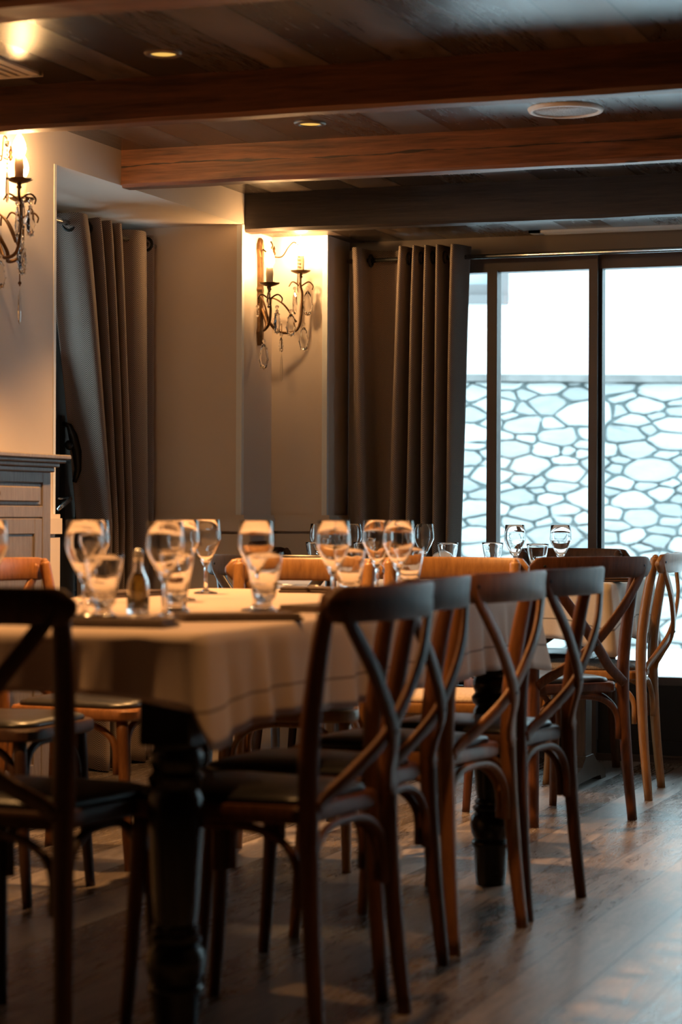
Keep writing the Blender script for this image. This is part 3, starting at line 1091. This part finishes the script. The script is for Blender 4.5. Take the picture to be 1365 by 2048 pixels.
# ---------------------------------------------------------------- cabinet against the left wall
t = thing('cabinet', (XL + .035, 6.0, 0), 'low grey-washed wooden cabinet with panelled drawer against the left wall', 'cabinet')
W0, W1, DP = -.9, .555, .115
b = MB().box(0, DP - .012, W0, W1 - .004, .06, 1.165)
b.box(0, DP, W0, W1, 0, .09, .004)
b.build('body', M['cab'], t)
b = MB()
for x1, z0, z1, ov in ((.012, 1.150, 1.166, .006), (.024, 1.166, 1.180, .018), (.040, 1.180, 1.192, .032), (.052, 1.192, 1.206, .046)):
    b.box(0, DP + x1, W0 - ov, W1 + ov, z0, z1, .003)
b.build('cornice', M['cab'], t)
fr = MB()
for y0, y1 in ((W0, W0 + .055), (W1 - .055, W1), (-.22, -.16)):
    fr.box(DP - .014, DP, y0, y1, .09, 1.15, .002)
for z0, z1 in ((1.115, 1.15), (1.003, 1.04), (.09, .14)):
    fr.box(DP - .014, DP - .001, W0, W1, z0, z1, .002)
fr.build('face_frame', M['cab'], t)
for y0, y1 in ((W0 + .06, -.225), (-.155, W1 - .06)):
    d = MB().box(DP - .012, DP - .004, y0, y1, 1.043, 1.112, .002)
    d.box(DP - .01, DP + .004, y0 + .02, y1 - .02, 1.053, 1.102, .004)
    dr = d.build('drawer', M['cab'], t)
    MB().ball((DP + .014, (y0 + y1) / 2, 1.078), .012, 8).build('knob', M['bronze'], dr)
    d = MB().box(DP - .012, DP - .006, y0, y1, .143, 1.0, .002)
    d.box(DP - .01, DP - .0, y0, y0 + .05, .143, 1.0, .002).box(DP - .01, DP - .0, y1 - .05, y1, .143, 1.0, .002)
    d.box(DP - .01, DP - .001, y0, y1, .143, .21, .002).box(DP - .01, DP - .001, y0, y1, .95, 1.0, .002)
    dr = d.build('door', M['cab'], t)
    MB().ball((DP + .012, y0 + .025, .62), .012, 8).build('knob', M['bronze'], dr)

# ---------------------------------------------------------------- tables with cloths
def rounded_rect(x0, x1, y0, y1, r, step=.02):
    pts = []
    def line(a, c):
        d = (Vector(c) - Vector(a))
        n = max(1, int(d.length / step))
        for i in range(n):
            pts.append((Vector(a) + d * i / n))
    def arc(cx_, cy_, a0_, a1_):
        for i in range(6):
            a = a0_ + (a1_ - a0_) * i / 6
            pts.append(Vector((cx_ + r * math.cos(a), cy_ + r * math.sin(a))))
    line((x0 + r, y0), (x1 - r, y0)); arc(x1 - r, y0 + r, -PI / 2, 0)
    line((x1, y0 + r), (x1, y1 - r)); arc(x1 - r, y1 - r, 0, PI / 2)
    line((x1 - r, y1), (x0 + r, y1)); arc(x0 + r, y1 - r, PI / 2, PI)
    line((x0, y1 - r), (x0, y0 + r)); arc(x0 + r, y0 + r, PI, 1.5 * PI)
    return pts


def tablecloth(hx, hy, ztop, drop, mat, label, loc, rz, seed, corner=.25, out=.06, amp=.012):
    P = rounded_rect(-hx, hx, -hy, hy, .03)
    n = len(P)
    rn = random.Random(seed)
    ph = [rn.uniform(0, 6.28) for _ in range(6)]
    K = 10
    vs, uv = [], []
    s_len = 0
    S = [0]
    for i in range(1, n):
        S.append(S[-1] + (P[i] - P[i - 1]).length)
    vs_top = [(p.x * .985, p.y * .985, ztop) for p in P]
    for i, p in enumerate(P):
        vs.append((p.x * .985, p.y * .985, ztop)); uv.append((S[i], 0.0))
    for k in range(K + 1):
        f = k / K
        for i in range(n):
            p = P[i]
            nx = (P[(i + 1) % n] - P[i - 1]).normalized()
            nrm = Vector((nx.y, -nx.x))
            dcx, dcy = hx - abs(p.x), hy - abs(p.y)
            dc = math.hypot(dcx, dcy)
            c = math.exp(-(dc / .11) ** 2)
            side = abs(nrm.x)           # 1 on the long sides, 0 on the ends
            dr = drop[0] * (1 - side) + drop[1] * side
            s = S[i]
            wv = math.sin(s * 46 + ph[0] + 2 * math.sin(s * 7 + ph[1])) * .6 + math.sin(s * 27 + ph[2]) * .4 + math.sin(s * 90 + ph[3]) * .15
            o = .004 + amp * f * wv * (1 - c) + out * c * f ** 1.2 + .010 * f
            base = (.35 + .65 * min(1, f * 2)) if k else 0
            q = p + nrm * (o if k else .0)
            if c > .01:
                dg = Vector((math.copysign(1, p.x), math.copysign(1, p.y))) * .7071
                q = p + (nrm * (1 - c) + dg * c) * o
            z = ztop - .008 - dr * f * (1 + corner * c) - .006 * f * math.sin(s * 9 + ph[4])
            vs.append((q.x, q.y, z)); uv.append((S[i], dr * f + .004))
    m = MB()
    fs = [tuple(range(n))]
    for k in range(K + 1):
        for i in range(n):
            j = (i + 1) % n
            fs.append((k * n + i, (k + 1) * n + i, (k + 1) * n + j, k * n + j))
    m.add(vs, fs, True)
    m.sm[0] = False
    o = m.build('tablecloth', mat, loc=loc, rot=(0, 0, rz), uvs=uv)
    sd = o.modifiers.new('thickness', 'SOLIDIFY')
    sd.thickness = .002
    sd.offset = -1
    return tag(o, label, 'tablecloth', 'linen tablecloths')

T1c, T1h, T1z = (-2.185, 5.03), (.515, 1.16), .795
t1rz = -.014
t = thing('long_dining_table', (T1c[0], T1c[1], 0), 'long dining table with turned black legs under a beige cloth in the foreground', 'table', None, t1rz)
MB().box(-T1h[0], T1h[0], -T1h[1], T1h[1], T1z - .040, T1z - .006, .004).build('tabletop', M['table_wood'], t)
MB().box(-.40, .40, -1.03, -1.005, .66, .755).box(-.40, .40, 1.005, 1.03, .66, .755).box(-.44, -.415, -1.0, 1.0, .66, .755).box(.415, .44, -1.0, 1.0, .66, .755).build('apron', M['lacquer'], t)
leg_prof = [(0, 0), (.0405, 0), (.0425, .02), (.047, .10), (.053, .108), (.054, .115), (.052, .121), (.046, .126), (.054, .142), (.058, .165), (.054, .188), (.043, .2), (.050, .206), (.051, .213), (.043, .221), (.047, .229), (.040, .238),
            (.043, .26), (.049, .36), (.054, .44), (.051, .478), (.043, .492), (.053, .503), (.055, .516), (.045, .528), (.052, .545), (.052, .560), (.045, .572), (.047, .580), (0, .580)]
for sx in (-1, 1):
    for sy in (-1.013, .86):
        lg = MB().lathe(leg_prof, 24, (sx * .445, sy * 1.095, 0)).box(sx * .445 - .054, sx * .445 + .054, sy * 1.095 - .054, sy * 1.095 + .054, .578, .756, .004)
        crease(lg.build('leg', M['lacquer'], t), 40)
tablecloth(T1h[0] + .004, T1h[1] + .004, T1z, (.118, .185), M['linen'], 'beige linen cloth with a dark hem line on the long foreground table', (T1c[0], T1c[1], 0), t1rz, 5, corner=.13, out=.035, amp=.017)

T2c, T2h, T2z = (-2.555, 8.32), (.695, .385), .775
t = thing('trestle_dining_table', (T2c[0], T2c[1], 0), 'dining table with curved trestle feet near the window', 'table')
MB().box(-T2h[0], T2h[0], -T2h[1], T2h[1], T2z - .04, T2z - .006, .004).build('tabletop', M['table_wood'], t)
for sx in (-.5, .5):
    ft = MB()
    pr_ = [(-.26, 0), (-.25, .035), (-.20, .06), (-.12, .075), (-.06, .11), (.06, .11), (.12, .075), (.20, .06), (.25, .035), (.26, 0), (.19, 0), (.17, .018), (.10, .02), (-.10, .02), (-.17, .018), (-.19, 0)]
    n = len(pr_)
    ft.add([(sx - .035, y, z) for y, z in pr_] + [(sx + .035, y, z) for y, z in pr_], [tuple(range(n - 1, -1, -1)), tuple(range(n, 2 * n))] + [(i, (i + 1) % n, n + (i + 1) % n, n + i) for i in range(n)])
    f = ft.build('trestle_foot', M['table_wood'], t)
    MB().box(sx - .03, sx + .03, -.05, .05, .10, T2z - .08, .004).box(sx - .03, sx + .03, -.3, .3, T2z - .08, T2z - .04, .004).build('post', M['table_wood'], f)
MB().box(-.47, .47, -.02, .02, .28, .36, .003).build('stretcher', M['table_wood'], t)
tablecloth(T2h[0] + .004, T2h[1] + .004, T2z, (.20, .20), M['linen2'], 'pale linen cloth falling in folds over the table by the window', (T2c[0], T2c[1], 0), 0, 9, corner=.3, out=.025, amp=.014)

# ---------------------------------------------------------------- cross-back chairs
def make_chair(loc, rz, label):
    t = thing('cross_back_chair', loc, label, 'chair', 'bentwood cross-back dining chairs', rz)
    wm, pm = M['wood_mid'], M['leather']
    parts = []
    # seat frame: rounded trapezoid
    def outline(g):
        P = []
        fw_, bw, y0, y1 = .212 - g, .180 - g, -.205 + g, .212 - g
        def corner(cx_, cy_, r, a0_, a1_):
            for i in range(7):
                a = a0_ + (a1_ - a0_) * i / 6
                P.append((cx_ + r * math.cos(a), cy_ + r * math.sin(a)))
        corner(fw_ - .075, y1 - .075, .075, PI * .02, PI / 2)
        corner(-fw_ + .075, y1 - .075, .075, PI / 2, PI * .98)
        corner(-bw + .05, y0 + .05, .05, PI, PI * 1.5)
        corner(bw - .05, y0 + .05, .05, PI * 1.5, PI * 2)
        return P
    m = MB()
    O0, O1, O2 = outline(.006), outline(0), outline(.004)
    n = len(O0)
    vs = [(x, y, .425) for x, y in O0] + [(x, y, .431) for x, y in O1] + [(x, y, .452) for x, y in O1] + [(x, y, .459) for x, y in O2]
    fs = [tuple(range(n - 1, -1, -1)), tuple(range(3 * n, 4 * n))]
    for q in range(3):
        fs += [(q * n + i, q * n + (i + 1) % n, (q + 1) * n + (i + 1) % n, (q + 1) * n + i) for i in range(n)]
    m.add(vs, fs)
    parts.append(crease(m.build('seat_frame', wm, t)))
    m = MB()
    vs, fs = [], []
    lv = [(.022, .457), (.018, .464), (.022, .472), (.045, .479), (.10, .484)]
    for g, z in lv:
        vs += [(x, y, z) for x, y in outline(g)]
    for q in range(len(lv) - 1):
        fs += [(q * n + i, q * n + (i + 1) % n, (q + 1) * n + (i + 1) % n, (q + 1) * n + i) for i in range(n)]
    fs += [tuple(range((len(lv) - 1) * n, len(lv) * n)), tuple(range(n - 1, -1, -1))]
    m.add(vs, fs, True)
    parts.append(m.build('cushion', pm, t))
    # rear posts run from floor to rail
    for sx in (-1, 1):
        pts = spline([(sx * .200, -.243, 0), (sx * .190, -.224, .20), (sx * .182, -.212, .42), (sx * .186, -.214, .58), (sx * .194, -.236, .74), (sx * .199, -.256, .835), (sx * .200, -.264, .868)], 30)
        m = MB().tube(pts, lambda q: (.0150 + .0045 * math.sin(min(1, q * 1.25) * PI * .9)) if q < .97 else .012, 12, 1.12, (1, 0, 0))
        m.ball((sx * .200, -.264, .866), .0135, 8)
        parts.append(m.build('rear_leg', wm, t))
    for sx in (-1, 1):
        pts = spline([(sx * .182, .190, 0), (sx * .178, .178, .15), (sx * .172, .160, .43)], 14)
        parts.append(MB().tube(pts, lambda q: .0135 + .0045 * q, 12).build('front_leg', wm, t))
    # bowed top rail behind the posts
    m = MB()
    HW, zc, hh = .243, .846, .035
    nn = 26
    vs = []
    fs = []
    for i in range(nn + 1):
        u = -1 + 2 * i / nn
        x = u * HW
        y = -.274 - .058 * (1 - u * u)
        e = max(0, (abs(u) - .86) / .14)
        h2 = hh * math.sqrt(max(.02, 1 - e * e * .93))
        dzz = .002 * (1 - u * u)
        th = .0085
        tl = .0 
        ring = [(-th * .5, -h2), (th * .5, -h2), (th, -h2 + .006), (th, h2 - .006), (th * .5, h2), (-th * .5, h2), (-th, h2 - .006), (-th, -h2 + .006)]
        # local normal of the arc
        nxv = Vector((1, .100 * u / HW * 1.0, 0)).normalized()
        ny = Vector((-nxv.y, nxv.x, 0))
        for a, bz in ring:
            lean = -.10 * bz
            vs.append((x + ny.x * a, y + ny.y * a + lean, zc + bz + dzz))
    for i in range(nn):
        for j in range(8):
            k = (j + 1) % 8
            fs.append((i * 8 + j, i * 8 + k, (i + 1) * 8 + k, (i + 1) * 8 + j))
    fs += [tuple(range(7, -1, -1)), tuple(nn * 8 + j for j in range(8))]
    m.add(vs, fs, True)
    parts.append(crease(m.build('top_rail', wm, t), 50))
    # two bent slats crossing
    for sx in (-1, 1):
        off = 0.0 if sx > 0 else -.009
        pts = spline([(sx * .203, -.290, .858), (sx * .185, -.297, .815), (sx * .105, -.312, .715), (sx * .0, -.296 + off, .595), (-sx * .085, -.258 + off * .4, .520), (-sx * .150, -.232, .478), (-sx * .176, -.226, .458)], 30)
        m = MB().strap(pts, lambda q: .031 + .004 * math.sin(q * PI), .0135, (0, 1, .15))
        m.lathe([(0, 0), (.007, 0), (.006, .004), (0, .006)], 10, (0, 0, 0)) if False else None
        parts.append(m.build('back_slat', wm, t))
    for p_ in ((-.200, -.298, .852), (.200, -.298, .852), (-.200, -.250, .852), (.200, -.250, .852), (0, -.308, .595)):
        parts.append(MB().ball(p_, .0065, 8).build('bolt', M['metal_dark'], t))
    # bentwood braces under the seat
    def hoop(p0, p1, h0, h1, inw):
        p0, p1 = Vector(p0), Vector(p1)
        d = (p1 - p0)
        mid = (p0 + p1) / 2
        pts = []
        q0 = p0 + Vector((0, 0, h0))
        q1 = p1 + Vector((0, 0, h0))
        for i in range(25):
            a = PI * i / 24
            cxx = -math.cos(a)
            k = abs(cxx) ** .75 * (1 if cxx > 0 else -1)
            base = mid + d * .5 * k
            z = h0 + .045 + (h1 - h0 - .045) * math.sin(a) ** .8
            pts.append(base + Vector((0, 0, z)) + Vector(inw) * math.sin(a))
        pts = [q0] + pts + [q1]
        return MB().tube(pts, .0105, 10, .85, None)
    zt = .416
    for a_, b_, inw in (((-.162, -.214, 0), (.162, -.214, 0), (0, .012, 0)), ((-.150, .168, 0), (.150, .168, 0), (0, -.012, 0)),
                        ((.182, -.188, 0), (.170, .142, 0), (-.012, 0, 0)), ((-.182, -.188, 0), (-.170, .142, 0), (.012, 0, 0))):
        parts.append(hoop(a_, b_, .27, zt, inw).build('leg_brace', wm, t))
    for p in parts:
        s = p.material_slots[0]
        mm = p.data.materials[0]
        s.link = 'OBJECT'
        s.material = mm
    return t


def repaint(root, wm, pm):
    for c in kids(root):
        nm = c.name.split('.')[0]
        if nm == 'bolt':
            c.material_slots[0].material = M['metal_dark']
        else:
            c.material_slots[0].material = pm if nm == 'cushion' else wm

CH = [   # seat centre on the floor, heading of the seat (radians), wood, pad, label
    ((-1.703, 4.180), 1.474, 'wood_mid', 'leather', 'brown cross-back chair, the nearest of four along the right side of the long table'),
    ((-1.763, 4.660), 1.552, 'wood_mid', 'leather', 'brown cross-back chair, second from the front of four on the long table right side'),
    ((-1.741, 5.205), 1.440, 'wood_orange', 'leather', 'orange-brown cross-back chair, third of four along the right side of the long table'),
    ((-1.705, 5.680), 1.474, 'wood_mid', 'leather', 'brown cross-back chair, farthest of four along the right side of the long table'),
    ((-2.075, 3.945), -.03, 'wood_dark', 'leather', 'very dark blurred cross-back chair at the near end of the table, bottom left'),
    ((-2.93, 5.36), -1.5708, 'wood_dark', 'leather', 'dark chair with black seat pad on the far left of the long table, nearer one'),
    ((-2.945, 5.985), -1.54, 'wood_orange', 'leather', 'orange-brown chair before the cabinet at the left edge, facing the long table'),
    ((-2.385, 6.145), 3.384, 'wood_oak', 'tan_pad', 'light oak chair at the far table end, left of the two golden rails'),
    ((-2.030, 6.550), 3.416, 'wood_oak', 'tan_pad', 'light oak chair at the far table end, right of the two golden rails'),
    ((-2.77, 7.24), -.02, 'wood_black', 'leather', 'black-stained chair behind the left golden rail, facing the window table'),
    ((-1.966, 7.406), .871, 'wood_mid', 'leather', 'dark reddish-brown chair turned at an angle at the near right of the window table'),
    ((-1.971, 8.106), 1.666, 'wood_oak', 'tweed', 'light oak chair with grey check seat at the right end of the window table'),
    ((-2.26, 8.69), 3.1416, 'wood_mid', 'leather', 'brown chair between the window table and the tall window'),
    ((-3.13, 8.47), -1.5708, 'wood_dark', 'leather', 'dark chair by the wall at the left end of the window table'),
]
chair0 = None
for (ox, oy), rz, wm, pm, lab in CH:
    if chair0 is None:
        chair0 = make_chair((ox, oy, 0), rz, lab)
        c = chair0
    else:
        c = dup(chair0, (ox, oy, 0), rz, lab)
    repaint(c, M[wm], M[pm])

# ---------------------------------------------------------------- glassware
def make_goblet(loc, label, group):
    t = tag(MB().lathe([(0, 0), (.033, 0), (.034, .002), (.030, .004), (.012, .008), (.006, .014), (.0046, .03), (.0044, .065), (.006, .078), (.010, .083), (.0185, .098), (.030, .121), (.0395, .143), (.0412, .152), (.0400, .172), (.0368, .205),
                        (.0363, .2055), (.0358, .205), (.0390, .172), (.0401, .152), (.0385, .144), (.029, .1225), (.0175, .101), (.008, .091), (0, .089)], 32).build('wine_glass', M['glass'], loc=loc), label, 'wine glass', group)
    return t


def make_tumbler(loc, label, group):
    def fac(z, a):
        if .036 < z < .095:
            return 1 - .035 * (1 - abs(math.cos(4.5 * a))) 
        return 1
    return tag(MB().lathe([(0, 0), (.030, 0), (.0315, .004), (.029, .011), (.020, .017), (.0165, .024), (.019, .030), (.024, .035), (.028, .05), (.0325, .078), (.0365, .100), (.0405, .128), (.0418, .135),
                           (.0413, .1355), (.0405, .135), (.039, .126), (.0345, .098), (.030, .075), (.024, .054), (.012, .047), (0, .046)], 36, fac=fac).build('water_glass', M['glass'], loc=loc), label, 'water glass', group)


def place(proto, loc, label, rz=0):
    c = proto.copy()
    COL.objects.link(c)
    c.location = loc
    c.rotation_euler = (0, 0, rz)
    c['label'] = label
    return c

Z1, Z2 = T1z + .0005, T2z + .0005
G1 = [((-2.118, 4.25), 'wine glass at the front left of the long table, above the dark chair rail'),
      ((-2.45, 4.961), 'wine glass standing behind the front left wine glass, by the herringbone curtain'),
      ((-1.973, 4.337), 'wine glass in the front centre beside the oil bottle'),
      ((-2.344, 5.266), 'wine glass half hidden behind the front centre wine glass'),
      ((-2.489, 5.745), 'wine glass standing clear at the far left end of the long table'),
      ((-1.944, 4.773), 'wine glass in front of the left golden chair rail'),
      ((-1.846, 5.022), 'wine glass just left of the nearest brown chair rail top'),
      ((-1.993, 5.766), 'wine glass between the two golden chair rails'),
      ((-1.827, 5.454), 'wine glass right of the gap between the golden chair rails'),
      ((-2.445, 4.435), 'wine glass cut off by the left edge of the picture')]
g0 = None
for (x, y), lab in G1:
    if g0 is None:
        g0 = make_goblet((x, y, Z1), lab, 'wine glasses on the long table')
    else:
        place(g0, (x, y, Z1), lab, random.random() * 6)
W1_ = [((-2.038, 4.175), 'faceted water glass in front on the left, beside the dark chair rail end'),
       ((-2.034, 4.528), 'faceted water glass at the front centre, right of the oil bottle'),
       ((-1.851, 4.594), 'faceted water glass in front of the left golden rail, beside the dark napkin'),
       ((-1.894, 5.27), 'faceted water glass behind the nearest brown chair rail'),
       ((-1.85, 5.606), 'faceted water glass at the far right of the long table')]
w0 = None
for (x, y), lab in W1_:
    if w0 is None:
        w0 = make_tumbler((x, y, Z1), lab, 'water glasses on the long table')
    else:
        place(w0, (x, y, Z1), lab, random.random() * 6)
G2 = [((-3.068, 8.195), 'wine glass, leftmost of the group before the wall on the window table'),
      ((-3.077, 8.458), 'wine glass, middle of the three at the left of the window table'),
      ((-2.968, 8.285), 'wine glass nearest the curtain among the three at left of the window table'),
      ((-2.719, 8.428), 'wine glass before the curtain, beside the lidded glass bowl'),
      ((-2.287, 8.213), 'wine glass before the stone wall, left of the last two water glasses'),
      ((-2.10, 8.175), 'rightmost wine glass on the window table')]
for (x, y), lab in G2:
    c = place(g0, (x, y, Z2), lab, random.random() * 6)
    c['group'] = 'wine glasses on the window table'
W2_ = [((-3.028, 8.05), 'water glass at the far left of the window table before the wall'),
       ((-2.875, 8.16), 'water glass before the dark curtain on the window table'),
       ((-2.556, 8.222), 'water glass in front of the lidded glass bowl'),
       ((-2.422, 8.377), 'water glass standing before the first window mullion'),
       ((-2.181, 8.145), 'water glass between the two rightmost wine glasses')]
for (x, y), lab in W2_:
    c = place(w0, (x, y, Z2), lab, random.random() * 6)
    c['group'] = 'water glasses on the window table'

t = thing('sugar_bowl', (-2.619, 8.358, Z2), 'small lidded glass bowl with a round knob on the window table', 'bowl')
MB().lathe([(0, 0), (.028, 0), (.03, .006), (.036, .03), (.044, .055), (.046, .062), (.044, .062), (.041, .053), (.033, .028), (.026, .01), (0, .009)], 28).build('bowl', M['glass'], t)
MB().lathe([(.046, .063), (.045, .072), (.036, .088), (.02, .098), (.008, .102), (.006, .108), (.010, .115), (.009, .123), (0, .126)], 28).lathe([(.046, .063), (.042, .066), (.034, .083), (.018, .094), (0, .098)], 28).build('lid', M['glass'], t)
t = thing('salt_shaker', (-2.625, 8.215, Z2), 'small dark capped shaker beside the lidded glass bowl', 'shaker')
MB().lathe([(0, 0), (.017, 0), (.018, .005), (.015, .04), (.014, .05), (0, .05)], 18).build('body', M['glass'], t)
MB().lathe([(.015, .050), (.015, .064), (.010, .070), (0, .071)], 18).build('cap', M['metal_dark'], t)

t = thing('oil_bottle', (-2.115, 4.507, Z1), 'small glass bottle of dark olive oil on the long table', 'bottle')
MB().lathe([(0, 0), (.024, 0), (.025, .004), (.0252, .055), (.022, .075), (.013, .095), (.0105, .105), (.0105, .125), (.013, .128), (.011, .130), (.0085, .128), (.0085, .105), (.011, .094), (.02, .073), (.0225, .055), (.0225, .012), (0, .011)], 24).build('body', M['glass'], t)
MB().lathe([(0, .0125), (.0215, .0125), (.0217, .054), (.019, .072), (.011, .090), (0, .090)], 20).build('oil', M['oil'], t)
MB().lathe([(0, .112), (.008, .113), (.009, .131), (.011, .133), (.010, .142), (0, .144)], 16).build('stopper', M['steel'], t)
tag(MB().lathe([(0, 0), (.026, 0), (.029, .005), (.031, .03), (.030, .05), (.027, .055), (.026, .052), (.027, .03), (.024, .008), (0, .007)], 24).build('small_jar', M['brown_glass'], loc=(-2.16, 4.80, Z1)), 'small dark brown glazed jar behind the oil bottle', 'jar')

# napkins and cutlery
def make_napkin(loc, rz, label, sx=.26, sy=.11, h=.016):
    m = MB()
    n = 10
    for lay in range(2):
        z0 = lay * h / 2
        m.box(-sx / 2 + lay * .004, sx / 2 - lay * .006, -sy / 2 + lay * .003, sy / 2 - lay * .004, z0, z0 + h / 2 - .0004, .0032)
    o = m.build('folded_napkin', M['napkin'], loc=loc, rot=(0, 0, rz))
    return tag(o, label, 'napkin', 'folded dark napkins')


def make_fork(loc, rz, label):
    m = MB()
    m.strap([(0, -.095, .004), (0, -.06, .005), (0, -.02, .006), (0, .02, .0045)], lambda q: .016 - .010 * min(1, q * 1.6), .002, (0, 0, 1))
    m.strap([(0, .015, .0045), (0, .035, .003), (0, .05, .003)], lambda q: .008 + .014 * q, .0018, (0, 0, 1))
    for k in range(4):
        x = -.0085 + k * .0057
        m.strap([(x, .048, .003), (x, .075, .004), (x, .096, .007)], .0028, .0016, (0, 0, 1))
    return tag(m.build('fork', M['cutlery'], loc=loc, rot=(0, 0, rz)), label, 'fork', 'forks on the long table')


def make_knife(loc, rz, label):
    m = MB()
    m.strap([(0, -.11, .004), (0, -.05, .004), (0, -.005, .004)], lambda q: .016 - .004 * q, .006, (0, 0, 1))
    m.strap([(0, -.006, .004), (0, .04, .004), (0, .09, .004), (.004, .115, .004)], lambda q: .018 * (1 - .55 * q ** 3), .0016, (0, 0, 1))
    return tag(m.build('table_knife', M['cutlery'], loc=loc, rot=(0, 0, rz)), label, 'knife', 'knives on the long table')

nk = make_napkin((-1.80, 4.32, Z1), .66, 'dark folded napkin along the right edge of the long table, nearest one')
NK = [((-1.80, 4.86, Z1), 1.35, 'dark folded napkin behind the nearest brown chair rail, right table edge'),
      ((-1.93, 3.98, Z1), .12, 'dark folded napkin under shining cutlery at the near end of the table'),
      ((-2.60, 5.45, Z1), 1.45, 'dark folded napkin on the far left edge of the long table'),
      ((-2.22, 5.98, Z1), .25, 'dark folded napkin at the far end of the long table'),
      ((-1.80, 5.93, Z1), 1.45, 'dark folded napkin at the far right corner of the long table')]
for loc, rz, lab in NK:
    place(nk, loc, lab, rz)
fk = make_fork((-1.95, 3.985, Z1 + .0165), -1.2, 'fork lying on the napkin at the near end of the table')
place(fk, (-1.87, 4.44, Z1), 'fork beside the nearest napkin on the right table edge', 2.2)
place(fk, (-1.74, 4.68, Z1), 'fork in front of the napkin behind the near chair rail', .2)
place(fk, (-2.28, 5.93, Z1 + .0165), 'fork lying on the napkin at the far table end', 1.1)
kn = make_knife((-1.90, 3.965, Z1 + .0165), -1.35, 'knife lying on the napkin at the near end of the table')
place(kn, (-2.66, 5.40, Z1), 'knife beside the napkin on the far left table edge', .1)
place(nk, (-1.93, 8.05, Z2), 'dark folded napkin on the right corner of the window table', .3)['group'] = 'folded dark napkins'
place(nk, (-2.72, 8.05, Z2), 'dark folded napkin on the near edge of the window table, below the golden rail', .1)
